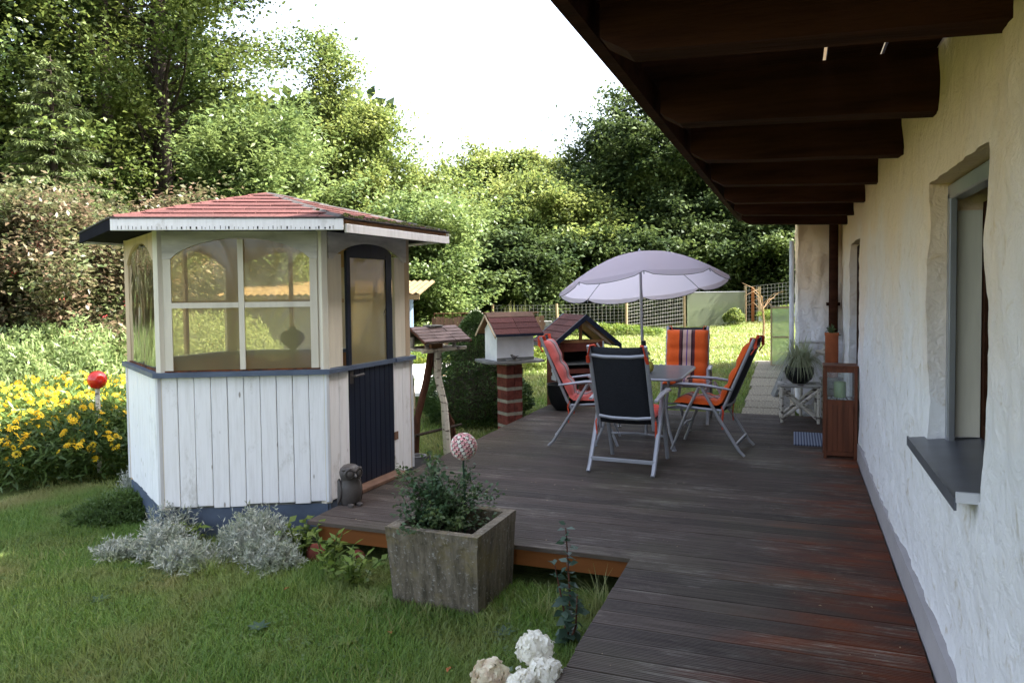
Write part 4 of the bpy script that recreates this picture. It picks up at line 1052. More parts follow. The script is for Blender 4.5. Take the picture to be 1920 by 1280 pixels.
b=B(); b.box(-.22,.22,-.17,.17,.950,.966); b.build('tray','feederwood',fe)
for s in (-1,1):
    b=B(); b.tube([(-.27,s*.18,.955+.004*s),(.27,s*.18,.965)],.021,8); b.build('edge_log','birch',fe,True)
    b=B(); b.tube([(s*.23,-.2,.962),(s*.23,.2,.962)],.019,8); b.build('edge_log','birch',fe,True)
    for s2 in (-1,1):
        b=B(); b.tube([(s*.17,s2*.12,.966),(s*.17,s2*.12,1.09)],.022,7); b.build('corner_post','birchgrey',fe,True)
b=B(); b.box(-.07,.07,-.06,.06,.967,1.10); b.build('seed_hopper','brownwood',fe)
ZR=1.20
for s in (-1,1):
    for k in range(5):
        t0=k/5; t1=(k+1.12)/5
        y0,y1=s*(.24*t0),s*(.24*t1); z0=ZR-.15*t0; z1=ZR-.15*t1
        n=5
        for q in range(3):
            x0=-.29+q*.193+random.uniform(-.005,.005); x1=x0+.188
            b=B(); b.prism([(x0,y0,z0+.002),(x1,y0,z0+.002),(x1,y1,z1+.010),(x0,y1,z1+.010)],(0,0,.010)); b.build('roof_slat','feederwood',fe)
    b=B(); b.prism([(-.275,0,ZR-.012),(.275,0,ZR-.012),(.275,s*.25,ZR-.165),(-.275,s*.25,ZR-.165)],(0,0,.008)); b.build('roof_board','bark',fe)
b=B(); b.box(-.09,.09,-.05,.05,ZR+.006,ZR+.022); b.build('ridge_plate','stone',fe)
for s in (-1,1):
    b=B(); b.tube([(s*.285,-.25,ZR-.16),(s*.287,0,ZR-.005),(s*.285,.25,ZR-.16)],.014,6); b.build('bargeboard','barkred',fe,True)
# milk can / bucket by the door corner
bk=empty('stone_bucket',(-3.38,6.33,gz(-3.38,6.33)),label='grey stoneware bucket with a handle at the gazebo corner',cat='bucket')
b=B(); b.lathe([(.095,0),(.11,.05),(.105,.16),(.085,.24),(.09,.27),(.07,.27),(.065,.24)],20); b.build('body','greystoneware',bk,True)
b=B(); b.tube([(.09,0,.24),(.13,0,.28),(.14,0,.20),(.105,0,.14)],.012,8); b.build('handle','greystoneware',bk,True)
# ================================================================ BIRDHOUSE ON BRICK PILLAR
bp=empty('birdhouse_pillar',(-3.38,8.83,0),math.radians(53),label='square red brick pillar with pale mortar carrying the white birdhouse',cat='pillar')
zg=gz(-3.4,8.8)-.03
hw=.118; z=zg; k=0
rows=[]
while z<.60:
    h=.118; b=B()
    o=.006*random.uniform(-1,1)
    b.box(-hw,-.003,-hw+o,hw+o,z,z+h,bev=.006); b.build('brick','brick',bp)
    b=B(); b.box(.003,hw,-hw-o,hw-o,z,z+h,bev=.006); b.build('brick','brick',bp)
    b=B(); b.box(-hw+.004,hw-.004,-hw+.002,hw-.002,z+h,z+h+.040); b.build('mortar_joint','mortar',bp); z+=h+.040; k+=1
zp=z
b=B(); n=28; P=[]
for i in range(n):
    a=2*PI*i/n; r=.40*(1/max(abs(math.cos(a)),abs(math.sin(a))))**.8*(1+.04*noise.noise(Vector((math.cos(a)*2,math.sin(a)*2,4)))); P.append((r*math.cos(a)*1.0,r*math.sin(a)*.80,zp))
b.prism(P,(0,0,.026)); sbb=b.build('stone_slab','stone',bp,label='rough grey slab on top of the brick pillar'); sbb.rotation_euler=(0,0,-math.radians(10))
bh=empty('birdhouse',(-3.38,8.83,zp+.027),math.radians(46),label='white birdhouse with a red shingle gable roof on the brick pillar',cat='birdhouse')
bh.scale=(1.08,1.08,1.08)
b=B(); b.prism([(-.235,-.17,0),(-.235,.17,0),(-.235,.17,.36),(-.235,0,.50),(-.235,-.17,.36)],(.47,0,0)); b.build('body','whitewall',bh)
b=B(); b.box(-.237,.237,-.173,-.171,0,.035); b.box(-.15,.05,-.24,-.175,0,.018,bev=.004); b.build('dirty_foot','stone',bh)
for s in (-1,1):
    for r in range(4):
        t0=r/4-.03*(r>0); t1=(r+1)/4
        for q in range(2 if r else 1):
            x0,x1=(-.30,.30) if r==0 else ((-.30,.005) if q==0 else (.010,.30))
            def pt(t,x,l): return (x,s*(.29*t),.545-.235*t*1.05+l)
            b=B(); b.prism([pt(t0,x0,.004),pt(t0,x1,.004),pt(t1,x1,.012),pt(t1,x0,.012)],(0,0,.007)); b.build('shingle','shingle' if r else 'fencewood',bh)
    b=B(); b.prism([(-.295,0,.535),(.295,0,.535),(.295,s*.285,.298),(-.295,s*.285,.298)],(0,0,.010)); b.build('roof_board','brownwood',bh)
    b=B(); b.box(-.30,.30,s*.295-.008,s*.295+.008,.285,.312); b.build('eave_trim','navy',bh)
    b=B(); b.prism([(s*.30,-.29,.29),(s*.30,0,.53),(s*.30,.29,.29),(s*.30,.29,.265),(s*.30,0,.505),(s*.30,-.29,.265)],(s*.012,0,0)); b.build('bargeboard','tan_wood',bh)
bd=empty('bird_figure',(-3.23,8.60,zp+.045),math.radians(200),label='tiny dark bird figure at the foot of the white birdhouse',cat='figurine')
b=B(); b.lathe([(0,0),(.022,.008),(.032,.026),(.024,.045),(.0,.052)],12,(0,0,0),sy=.75); b.tube([(.01,0,.035),(.03,0,.055),(.045,0,.060)],[.018,.016,.004],8); b.tube([(-.02,0,.035),(-.055,0,.045)],[.012,.004],6); b.build('body','owl',bd,True)
# ================================================================ BRICK BARBECUE HOUSE
gh=empty('brick_barbecue',(-2.98,10.45,gz(-3.05,10.45)-.02),math.radians(37),label='little red brick barbecue house with red shingle gable roof behind the chairs',cat='barbecue')
W3=.33; D3=.30
b=B(); b.box(-W3,W3,-D3,D3,0,.46); b.build('base','redpaint',gh)
for s in (-1,1):
    b=B(); b.box(s*W3-.05*(s>0)-.0*(s<0),s*W3+.05*(s<0),-D3,D3,.46,1.06); b.build('side_wall','redpaint',gh)
b=B(); b.box(-W3+.05,W3-.05,D3-.05,D3,.46,1.06); b.build('back_wall','black',gh)
b=B(); b.box(-W3+.052,W3-.052,-D3-.004,D3-.052,.93,1.05); b.build('lintel','redpaint',gh)
for zz in (.465,.62,.74):
    b=B(); b.box(-W3+.052,W3-.052,-D3-.004,D3-.052,zz,zz+.022 if zz!=.62 else zz+.06); b.build('shelf','stone' if zz!=.62 else 'redpaint',gh)
# toothed white quoin patch on left wall
b=B()
for k in range(9):
    w_=.06 if k%2 else .10; b.box(-W3-.006,-W3-.002,-.02-w_,-.02+w_,.50+k*.055,.50+(k+1)*.055)
b.build('white_patch','whitewall',gh)
# red/white fan pattern bricks at right of the lintel
for k in range(5):
    a=math.radians(15+k*18); b=B(); x0,z0=W3-.02,.90
    c,s_=math.cos(a),math.sin(a)
    b.prism([(x0-.03*c,-D3-.012,z0+.03*s_),(x0-.17*c,-D3-.012,z0+.17*s_),(x0-.17*math.cos(a+.16),-D3-.012,z0+.17*math.sin(a+.16)),(x0-.03*math.cos(a+.3),-D3-.012,z0+.03*math.sin(a+.3))],(0,.007,0)); b.build('fan_brick','whitewall' if k%2==0 else 'brick',gh)
ZA=1.42; ZE3=1.02; HX=.50; DY=.44
for s in (-1,1):
    L3=math.hypot(HX,ZA-ZE3)
    for r in range(5):
        t0=r/5-.02*(r>0); t1=(r+1)/5
        xs_=[-DY,-.15+.1*(r%2),.18+.1*(r%2),DY]
        for q in range(3):
            b=B(); pt=lambda t,yy,l:(s*HX*t,yy,ZA-(ZA-ZE3)*t+l)
            b.prism([pt(t0,xs_[q]+.002,.018),pt(t0,xs_[q+1]-.002,.018),pt(t1,xs_[q+1]-.002,.028),pt(t1,xs_[q]+.002,.028)],(0,0,.007)); b.build('shingle','shingle',gh)
    b=B(); b.prism([(0,-DY,ZA),(0,DY,ZA),(s*HX,DY,ZE3),(s*HX,-DY,ZE3)],(0,0,.016)); b.build('roof_board','brownwood',gh)
    for yy in (-DY,DY):
        b=B(); sg=-1 if yy<0 else 1
        b.prism([(0,yy,ZA+.035),(s*(HX+.03),yy,ZE3+.015),(s*(HX+.03),yy,ZE3-.06),(0,yy,ZA-.045)],(0,sg*.022,0)); b.build('bargeboard','blue_paint' if yy>0 else 'navy',gh)
    b=B(); b.box(s*(HX+.014)-.006,s*(HX+.014)+.006,-DY+.002,DY-.002,ZE3-.03,ZE3+.022); b.build('eave_trim','navy',gh)
    b=B(); b.prism([(0,-D3+.02,ZA-.03),(s*(HX-.05),-D3+.02,ZE3+.01),(s*(HX-.05),-D3+.02,ZE3-.03),(0,-D3+.02,ZA-.08)],(0,.03,0)); b.build('rafter','tan_wood',gh)
b=B(); b.box(-W3,W3,-D3,-D3+.05,1.052,1.09); b.build('tie_beam','brownwood',gh)
b=B(); b.box(-.02,.02,-D3+.055,-D3+.09,1.08,1.37); b.build('king_post','brownwood',gh)
pb=empty('black_tub',(-2.88,9.52,.002),label='large black tub standing on the deck corner before the barbecue house',cat='tub')
b=B(); b.lathe([(.10,0),(.17,.08),(.205,.20),(.215,.33),(.222,.345),(.205,.345),(.195,.30)],24); b.build('body','black',pb,True)
# ================================================================ BACKGROUND BUILDINGS
sd=empty('blue_shed',(-9.45,14.4,gz(-8.9,14.6)),math.radians(20),label='blue boarded garden shed with amber corrugated roof edge behind the gazebo',cat='shed')
for k in range(26):
    x=-2.0+k*.13; b=B(); b.box(x+.004,x+.126,-1.25,-1.225,0,1.55); b.build('board','shedblue',sd)
for k in range(16):
    y_=-1.22+k*.13; b=B(); b.box(1.385,1.41,y_+.004,y_+.126,0,1.55); b.build('board','shedblue',sd)
for k in range(17):
    x=-2.0+k*.195; b=B(); b.box(x,x+.03,-1.272,-1.252,0,1.55); b.build('batten','shedblue',sd)
b=B(); b.box(-2,1.38,-1.22,.86,0,1.5); b.build('core','black',sd)
b=B(); n=60; vs=[];fs=[]
for i in range(n+1):
    x=-2.3+4.2*i/n; zz=.035*(1 if i%2 else -1)*.5
    vs+=[(x,-1.65,1.66+zz),(x,1.1,1.95+zz),(x,1.1,1.93+zz),(x,-1.65,1.64+zz)]
for i in range(n):
    for q in range(4): fs.append((4*i+q,4*i+(q+1)%4,4*i+4+(q+1)%4,4*i+4+q))
b.add(vs,fs); b.build('corrugated_roof','amberroof',sd)
b=B(); b.box(-2.3,1.9,-1.69,-1.655,1.53,1.63); b.build('roof_fascia','amberroof',sd)
wf=empty('board_fence',(-8.2,16.2,gz(-8.2,16)),math.radians(20.7),label='brown vertical board fence beside the blue shed',cat='fence')
for k in range(26):
    b=B(); h=1.02+.02*math.sin(k*1.3); b.box(k*.105,k*.105+.095,0,.02,0,h); b.build('board','fencewood',wf)
b=B(); b.box(0,2.75,.022,.05,.2,.28); b.box(0,2.75,.022,.05,.8,.88); b.build('rail','fencewood',wf)
for k in range(12):
    b=B(); b.tube([(k*.22+.05,.01,1.02),(k*.22+.06,.01,1.13)],.010,5); b.build('picket_pin','barkred',wf)
b=B(); b.tube([(.05,.01,1.12),(1.3,.01,1.12)],.008,5); b.tube([(1.5,.01,1.13),(2.6,.01,1.12)],.008,5); b.build('top_wire','barkred',wf)
# white lounger
lo=empty('sun_lounger',(-5.35,10.7,gz(-5.35,10.7)),math.radians(118),label='bright white sun lounger on a curved wooden frame on the sunny lawn',cat='sun lounger')
b=B(); n=14; vs=[];fs=[]
for i in range(n+1):
    t=i/n; x=-.95+1.9*t; z=.26+.10*math.sin(t*PI*1.3)+.32*max(0,t-.6)**1.2
    vs+=[(x,-.34,z),(x,.34,z),(x,.34,z+.05),(x,-.34,z+.05)]
for i in range(n):
    for q in range(4): fs.append((4*i+q,4*i+(q+1)%4,4*i+4+(q+1)%4,4*i+4+q))
fs+=[(0,1,2,3),(4*n+3,4*n+2,4*n+1,4*n)]
b.add(vs,fs); b.build('cushion','whiteplastic',lo,True)
for s in (-1,1):
    b=B(); b.tube([(-.95,s*.36,.06),(-.6,s*.36,.20),(0,s*.36,.25),(.6,s*.36,.2),(.95,s*.36,.05)],.028,6); b.build('curved_rail','postwood',lo,True)
l2=copy_tree(lo); l2.location=(-6.3,12.3,gz(-6.3,12.3)); l2.rotation_euler=(0,0,math.radians(100)); l2['label']='second white sun lounger further back near the blue shed'
for q in (lo,l2): q['group']='white sun loungers on the lawn'
# wire fence at the end of the lawn
def P3(x,y): return Vector((x,y,gz(x,y)))
fpts=[(-9.2,22.6),(-7.2,23.3),(-5.1,24.0),(-3.60,26.7),(-1.65,28.3),(.6,29.2),(3.0,30.0)]
hts=[1.0,1.0,1.05,1.35,1.30,1.35,1.4]
wfn=empty('wire_fence',(0,0,0),label='long wire mesh fence with pale wooden posts at the end of the lawn',cat='fence')
for (x,y),h in zip(fpts,hts):
    b=B(); p=P3(x,y); b.tube([p+Vector((0,0,-.1)),p+Vector((random.uniform(-.05,.02),0,h+.05))],.05,7); b.build('post','postwood',wfn)
V=[];Fq=[]
def strip(a,c,w,b_=None):
    a=Vector(a);c=Vector(c); d=(c-a).normalized(); up=Vector((0,0,1)) if abs(d.z)<.7 else Vector((.85,.5,0)).normalized()
    k=len(V); V.extend([tuple(a-up*w),tuple(c-up*w),tuple(c+up*w),tuple(a+up*w)]); Fq.append((k,k+1,k+2,k+3))
for i in range(len(fpts)-1):
    if i==3: continue
    a,c=P3(*fpts[i]),P3(*fpts[i+1]); L_=(c-a).length; n=int(L_/.13)
    for k in range(n+1):
        t=k/n; p=a.lerp(c,t); h=hts[i]+(hts[i+1]-hts[i])*t; strip(p,p+Vector((0,0,h)),.0032)
    for k in range(11):
        t=k/10; strip(a+Vector((0,0,hts[i]*t)),c+Vector((0,0,hts[i+1]*t)),.0032)
me=fastmesh('wire_mesh',np.array(V),np.array(Fq),'wire'); meshobj('wire_mesh',me,wfn)['kind']='stuff'
ps=empty('polycarbonate_screen',tuple(P3(-2.63,27.5)),math.atan2(28.3-26.7,-1.65+3.6),label='milky green plastic sheet screen fixed between two posts of the wire fence',cat='screen')
b=B(); b.box(-1.2,1.2,-.075,-.065,.02,1.22); b.build('sheet','poly',ps)
b=B(); b.tube([(0,-.03,-.1),(0,-.03,.85)],.03,6); b.build('support_post','postwood',ps)
b=B(); b.box(-1.2,1.2,-.085,-.062,1.222,1.25); b.build('top_edge','alu',ps)
gp=empty('gate_posts',tuple(P3(-1.38,28.0)),label='pair of orange brown fence posts at the right end of the plastic screen',cat='post')
for dx in (0,.22):
    b=B(); b.box(dx-.05,dx+.05,-.05,.05,-.1,1.28); b.build('post','orangewood' if dx==0 else 'postwood',gp)
b=B(); b.box(.2,.32,-.06,-.04,-.02,.22); b.build('white_tag','whitewall',gp)
# low grey wall far left of barbecue roof
lw=B(); p=P3(-7.6,19.6); lw.box(-1.1,1.3,-.1,.1,-.2,.72,bev=.01); o=lw.build('garden_wall','stone'); o.location=p; o.rotation_euler=(0,0,math.radians(18)); tag(o,'low pale garden wall behind the birdhouse roof','wall')
# greenhouse door panel leaning by the wing, board
gd=empty('greenhouse_panel',(-.36,15.1,gz(-.3,15.1)),math.radians(4),label='yellow green ribbed plastic panel in a pale frame beside the path',cat='panel')
b=B(); b.box(-.03,.33,.0,.006,.05,1.12)
b.build('sheet','poly',gd)
for x0,x1,z0,z1 in ((-.06,-.032,0,1.2),(.332,.36,0,1.2),(-.032,.332,0,.048),(-.032,.332,1.122,1.16),(-.032,.332,.56,.59)):
    b=B(); b.box(x0,x1,-.015,.02,z0,z1); b.build('frame_bar','postwood',gd)
lb=B(); lb.box(-.02,.02,-.12,.12,0,.75,bev=.004); o=lb.build('leaning_board','stone'); o.location=(-.28,11.4,gz(-.2,11.4)+.02); o.rotation_euler=(0,math.radians(22),math.radians(12)); tag(o,'dark grey board leaning against the white pipe by the path','board')
lb=B(); lb.box(-.06,.06,-.015,.015,0,.62,bev=.004); o=lb.build('plank','birchgrey'); o.location=(-.12,10.05,-.02); o.rotation_euler=(math.radians(-8),math.radians(5),0); tag(o,'narrow grey plank standing behind the birch stool','plank')
# ================================================================ VEGETATION
def limbtree(name,loc,h,R,label,cat='tree',leaf='beech',prof=None,nl=90,per=9,cl=42,cr=.42,ls=.12,lw=.075,trunk=.2,t0=.12,droop=.0,seed=1,group=None,barkm='bark',rise=.5,flat=.5,lean=0):
    rd=np.random.default_rng(seed); r_=random.Random(seed)
    root=empty(name,loc,0,label=label,cat=cat,group=group)
    if prof is None: prof=lambda t: math.sin(PI*min(1,(.12+.88*t)))**.6
    b=B(); tp=[(lean*z*z/h+.1*noise.noise(Vector((seed,z*.4,0))),.1*noise.noise(Vector((seed+9,z*.4,0))),z) for z in np.linspace(-.2,h*.97,12)]
    b.tube(tp,[trunk*(1-.93*k/11) for k in range(12)],8); b.build('trunk',barkm,root,True)
    lb=B(); C=[];Dd=[]
    for i in range(nl):
        t=t0+(1-t0)*((i+r_.random())/nl)**.9; a=i*2.39996+r_.uniform(-.4,.4); rad=R*(1+.55*noise.noise(Vector((math.cos(a)*1.3+seed,math.sin(a)*1.3,t*5))))*prof((t-t0)/(1-t0))*r_.choice((r_.uniform(.5,.9),r_.uniform(.75,1.05),r_.uniform(1.0,1.32)))
        k=min(10,int(t*.97*11)); base=Vector(tp[k]); base.z=t*h*.95
        d=Vector((math.cos(a),math.sin(a),rise*(1-.3*t)+r_.uniform(-.25,.45))); pts=[]; p=base.copy(); d.normalize()
        n=6
        for j in range(n+1):
            pts.append(p.copy()); p=p+d*rad/n; d=(d+Vector((r_.uniform(-.15,.15),r_.uniform(-.15,.15),-droop+r_.uniform(-.1,.08)))).normalized()
        lb.tube(pts,[max(.008,trunk*.22*(1-t*.6))*(1-.14*j) for j in range(n+1)],4,cap=False)
        m_=max(2,int(per*(.35+.65*rad/R)))
        for q in range(m_):
            s=(.30+.70*math.sqrt((q+r_.random())/m_))*n; j=min(n-1,int(s)); c=pts[j].lerp(pts[j+1],s-j)
            c=c+Vector((r_.gauss(0,.16),r_.gauss(0,.16),r_.gauss(0,.10)))*(R/3+.3); C.append(tuple(c)); Dd.append(tuple((pts[j+1]-pts[j]).normalized()))
    lb.build('branches',barkm,root)
    C=np.array(C);Dd=np.array(Dd); nC=len(C)
    cs=cr*(.6+.8*rd.random(nC))
    G=rd.normal(size=(nC,cl,3)); G[...,2]*=flat
    P=(C[:,None,:]+G*cs[:,None,None]*.48+Dd[:,None,:]*(rd.normal(size=(nC,cl,1))*cs[:,None,None]*.8)).reshape(-1,3)
    D=(rd.normal(size=(nC,cl,3))+Dd[:,None,:]*.8).reshape(-1,3); D[:,2]*=.55; D[:,2]-=.25
    me=leaves_mesh('crown',P,D,ls*(.65+.7*rd.random(len(P))),lw*(.7+.6*rd.random(len(P))),leaf,up=.55)
    o=meshobj('crown',me,root); o['kind']='stuff'
    return root
def sprucetree(loc,h,R,label,seed=1,nl=110,name='spruce_tree'):
    r_=random.Random(seed); rd=np.random.default_rng(seed)
    root=empty(name,loc,0,label=label,cat='tree',group='spruces at the left edge of the garden')
    b=B(); b.tube([(0,0,-.2),(0,0,h*.5),(0,0,h)],[.16,.09,.01],8); b.build('trunk','bark',root,True)
    lb=B(); P=[];D=[]
    for i in range(nl):
        t=.06+.94*(i/nl); z=h*t; rad=R*(1-t)**.75*r_.uniform(.75,1.1)+.10; a=i*2.39996
        d=Vector((math.cos(a),math.sin(a),.18)); side=Vector((-d.y,d.x,0)); pts=[]
        for j in range(6):
            s=j/5; pts.append(Vector((0,0,z))+Vector((d.x,d.y,0))*rad*s+Vector((0,0,rad*(.10*s-.42*s*s+.22*s**3))))
        lb.tube(pts,[.02*(1-.15*j) for j in range(6)],4,cap=False)
        n=int(16+46*rad/R)
        for q in range(n):
            s=r_.uniform(.12,1)*5; j=min(4,int(s)); c=pts[j].lerp(pts[j+1],s-j); sg=r_.choice((-1,1)); L_=rad*.30*(1.1-s/5)+.05
            # side twig hung with needle sprays
            for w in range(7):
                u=r_.random(); P.append(tuple(c+side*sg*L_*u+Vector((d.x,d.y,0))*L_*u*.5+Vector((0,0,-.35*L_*u*u-r_.random()*.05)))); D.append((side.x*sg*.5+d.x*.5+r_.gauss(0,.3),side.y*sg*.5+d.y*.5+r_.gauss(0,.3),-.55+r_.gauss(0,.35)))
    lb.build('branches','bark',root)
    P=np.array(P);D=np.array(D)
    me=leaves_mesh('needles',P,D,.13*(.6+.8*rd.random(len(P))),.030,'needle',fold=.1,up=.8); o=meshobj('needles',me,root); o['kind']='stuff'; return root
def G(x,y): return (x,y,gz(x,y))
cone=lambda t:(1-t)**.62*1.0+.05
egg=lambda t:math.sin(PI*(.16+.80*t))**.7
colm=lambda t:(.85+.15*math.sin(9*t))*(1-t**3)**.6
# tall beeches on the left
grpB='tall beeches on the left'
limbtree('beech_tree',G(-15.5,15.2),18,3.9,'tall beech with a brown trunk at the top left, its crown edging the white sky',leaf='beech',prof=egg,nl=115,per=12,cl=100,cr=.64,flat=.32,ls=.12,lw=.08,trunk=.30,t0=.10,seed=11,group=grpB)
limbtree('beech_tree',G(-18.0,12.6),16,3.5,'second tall beech left of the first, with a grey trunk and bluish gaps',leaf='beech',prof=egg,nl=80,per=12,cl=100,cr=.66,flat=.32,ls=.12,lw=.08,trunk=.24,t0=.08,seed=12,group=grpB)
limbtree('beech_tree',G(-19.6,16.5),18,4.4,'dark beech standing behind the other two at the top left',leaf='dark_leaf',prof=egg,nl=84,per=12,cl=80,cr=.7,flat=.35,ls=.17,lw=.11,trunk=.28,t0=.05,seed=13,group=grpB)
limbtree('beech_tree',G(-20.5,9.0),15,4.0,'dark tree at the far left edge behind the spruce',leaf='dark_leaf',prof=egg,nl=130,per=12,cl=50,cr=.65,ls=.17,lw=.11,trunk=.22,t0=.03,seed=14,group=grpB)
def pine(x,y,lab,seed,r):
    root=empty('pine_tree',G(x,y),0,label=lab,cat='tree',group='tall bare trunked pines among the beeches'); rd=np.random.default_rng(seed)
    b=B(); b.tube([(0,0,-.2),(.05,0,4),(-.05,.05,8),(.08,0,12),(0,0,16)],[r,r*.9,r*.75,r*.6,.05],9); b.build('trunk','bark',root,True)
    b=B()
    for k in range(26):
        z0=random.uniform(5,14); a=random.random()*6.28; L_=random.uniform(.5,1.3); b.tube([(0,0,z0),(L_*.5*math.cos(a),L_*.5*math.sin(a),z0+.02),(L_*math.cos(a),L_*math.sin(a),z0-.15)],[.03,.02,.006],4)
    b.build('dead_branches','bark',root,kind='stuff')
    n=9000; P=rd.normal(size=(n,3))*[1.1,1.1,1.3]+[0,0,14.6]; meshobj('crown',leaves_mesh('crown',P,rdirs(n),.2,.05,'needle'),root)['kind']='stuff'
pine(-14.95,14.80,'tall brown bare pine trunk rising through the beech foliage, right of two',1,.13)
pine(-15.9,13.9,'tall grey bare pine trunk left of the brown one',2,.15)
sprucetree(G(-14.3,11.2),6.6,2.1,'young spruce with drooping sprays in front of the beeches',seed=21)
sprucetree(G(-14.6,6.9),11.5,2.3,'spruce mostly out of frame, its branch tips reaching in at the left edge',seed=22,nl=150)
limbtree('leafy_shrub',G(-12.2,14.8),5.5,2.1,'tall pale leaved shrub rising behind the gazebo roof',cat='shrub',leaf='light_leaf',prof=egg,nl=84,per=9,cl=64,cr=.38,ls=.15,lw=.055,trunk=.08,t0=.03,seed=31,rise=1.0)
limbtree('leafy_shrub',G(-13.6,16.8),6.2,2.0,'second pale leaved shrub between the beech and the gazebo roof peak',cat='shrub',leaf='light_leaf',prof=egg,nl=80,per=9,cl=64,cr=.40,ls=.15,lw=.06,trunk=.08,t0=.03,seed=32,rise=1.0)
limbtree('birch_tree',G(-14.6,21.6),10.3,2.0,'slender yellow green tree right of the beeches, highest in its group',leaf='birch_leaf',prof=cone,nl=84,per=8,cl=52,cr=.40,flat=.4,ls=.12,lw=.09,trunk=.13,t0=.05,seed=41)
limbtree('birch_tree',G(-13.3,22.6),8.0,2.1,'yellow green tree with a sloping right outline beside the slender one',leaf='birch_leaf',prof=cone,nl=80,per=8,cl=54,cr=.42,flat=.4,ls=.12,lw=.09,trunk=.12,t0=.05,seed=42)
limbtree('birch_tree',G(-12.6,24.6),5.6,2.0,'lower yellow green tree above the right end of the gazebo roof',leaf='birch_leaf',prof=egg,nl=110,per=10,cl=42,cr=.45,ls=.14,lw=.09,trunk=.12,t0=.05,seed=43)
limbtree('hedge_tree',G(-10.6,20.4),4.3,2.0,'green bushy tree behind the blue shed roof',leaf='light_leaf',prof=egg,nl=110,per=10,cl=46,cr=.42,ls=.13,lw=.08,trunk=.1,t0=.03,seed=44)
grpH='trees along the far side of the lawn'
far=[(-12.4,31.0,7.4,2.5,'birch_leaf','yellow green tree over the birdhouse, left of two far tops'),
(-10.2,31.8,7.2,2.4,'birch_leaf','yellow green tree right of the far pair over the barbecue house'),
(-10.6,26.6,4.0,2.2,'light_leaf','light green tree just left of the birdhouse column of foliage'),
(-8.5,27.8,5.4,2.4,'birch_leaf','yellow green tree standing left of the parasol'),
(-6.9,31.0,7.9,2.6,'dark_leaf','tall dark hornbeam above the parasol, first one right of the sky gap'),
(-5.0,31.2,9.6,3.4,'dark_leaf','tallest dark hornbeam beside the balcony edge'),
(-2.4,32.6,9.0,3.4,'dark_leaf','dark hornbeam partly hidden by the balcony beams'),
(.6,33.6,8.8,3.4,'dark_leaf','dark tree behind the right end of the wire fence'),
(-6.2,27.8,3.4,2.0,'dark_leaf','low dark bush behind the wire fence left of the parasol pole'),
(-8.9,24.4,3.1,1.9,'dark_leaf','low dark bush behind the barbecue roof'),
(-11.0,23.4,3.4,1.9,'dark_leaf','low dark bush right of the blue shed'),
(-3.6,29.8,3.8,2.2,'dark_leaf','dark bush directly behind the plastic screen'),
(-.6,31.2,4.2,2.2,'dark_leaf','dark bush behind the orange gate posts')]
for i,(x,y,h,R,lf,lab) in enumerate(far):
    big=h>4.5
    limbtree('hornbeam_tree' if lf=='dark_leaf' and big else ('bush' if not big else 'garden_tree'),G(x,y),h,R,lab,cat='tree' if big else 'bush',leaf=lf,prof=egg,nl=84 if big else 50,per=11,cl=74,cr=.50,flat=.42,ls=.17,lw=.11,trunk=.14 if big else .06,t0=.03,seed=60+i,group=grpH if big else 'bushes behind the wire fence')
# dark wood mass closing the view behind
def woodmass():
    V=[];n=26000
    xs=rng.uniform(-34,9,n); base=np.where(xs<-15,24,35.5)+rng.uniform(0,2.5,n); base=np.where(xs<-15,base+( -15-xs)*-.25,base)
    hmax=np.where(xs<-15,9.0,np.interp(xs,[-15,-12,-9,-6,-3,9],[4.0,3.6,4.2,5.6,7.2,7.5]))
    z=rng.random(n)**.8*hmax; P=np.stack([xs,base,z],1)
    me=leaves_mesh('wood',P,rdirs(n),.62,.42,'dark_leaf',up=1.0); o=meshobj('background_wood',me); tag(o,'dark wood closing the view behind the garden trees','wood',kind='stuff')
woodmass()
# red berried shrub, light perennials
rb=limbtree('berry_shrub',G(-10.45,7.9),3.0,1.85,'reddish leaved shrub with red berry clusters left of the gazebo',cat='shrub',leaf='redleaf',prof=lambda t:math.sin(PI*(.3+.62*t))**.6,nl=130,per=11,cl=60,cr=.34,ls=.085,lw=.045,trunk=.07,t0=.02,seed=71,rise=.7,droop=.08)
b=B()
for k in range(70):
    a=random.uniform(0,2*PI); z=random.uniform(.6,2.8); r=1.75*math.sin(PI*(.3+.62*z/3))**.6*random.uniform(.85,1.05)
    c=Vector((r*math.cos(a),r*math.sin(a),z))
    for q in range(6): d=Vector((random.gauss(0,.025),random.gauss(0,.025),random.gauss(0,.02))); b.lathe([(0,-.012),(.012,0),(0,.012)],5,c+d)
b.build('berries','berry',rb,kind='stuff')
def clumpplant(name,cx,cy,rx,ry,h,n,mat,ls,lw,label,cat,stems=0,seed=1,prof=1.0,zmin=0,dirz=.5,layer=.25):
    rd=np.random.default_rng(seed); root=empty(name,G(cx,cy),0,label=label,cat=cat)
    th=rd.random(n)*2*PI; rr=np.sqrt(rd.random(n)); x=rr*np.cos(th)*rx; y=rr*np.sin(th)*ry
    top=h*(1-(rr**3)*.6)*prof
    bump_=np.array([noise.noise(Vector((a*3,c*3,seed))) for a,c in zip(x,y)])*.35+1
    z=zmin+top*bump_*(1-layer*rd.exponential(1,n)).clip(.02,1)
    P=np.stack([x,y,z],1); D=rd.normal(size=(n,3))*[1,1,.7]+[0,0,dirz]
    me=leaves_mesh('foliage',P,D,ls*(.6+.8*rd.random(n)),lw,mat,up=.8); o=meshobj('foliage',me,root); o['kind']='stuff'
    return root,P
clumpplant('perennial_clump',-9.0,6.9,1.7,1.3,1.35,16000,'herb_light',.09,.028,'pale green leafy perennials between the flowers and the berry shrub','plants',seed=81,dirz=.9)
clumpplant('perennial_clump',-8.0,8.5,1.3,1.5,1.45,14000,'herb_light',.09,.022,'tall fine leaved green perennials just left of the gazebo','plants',seed=82,dirz=1.0)
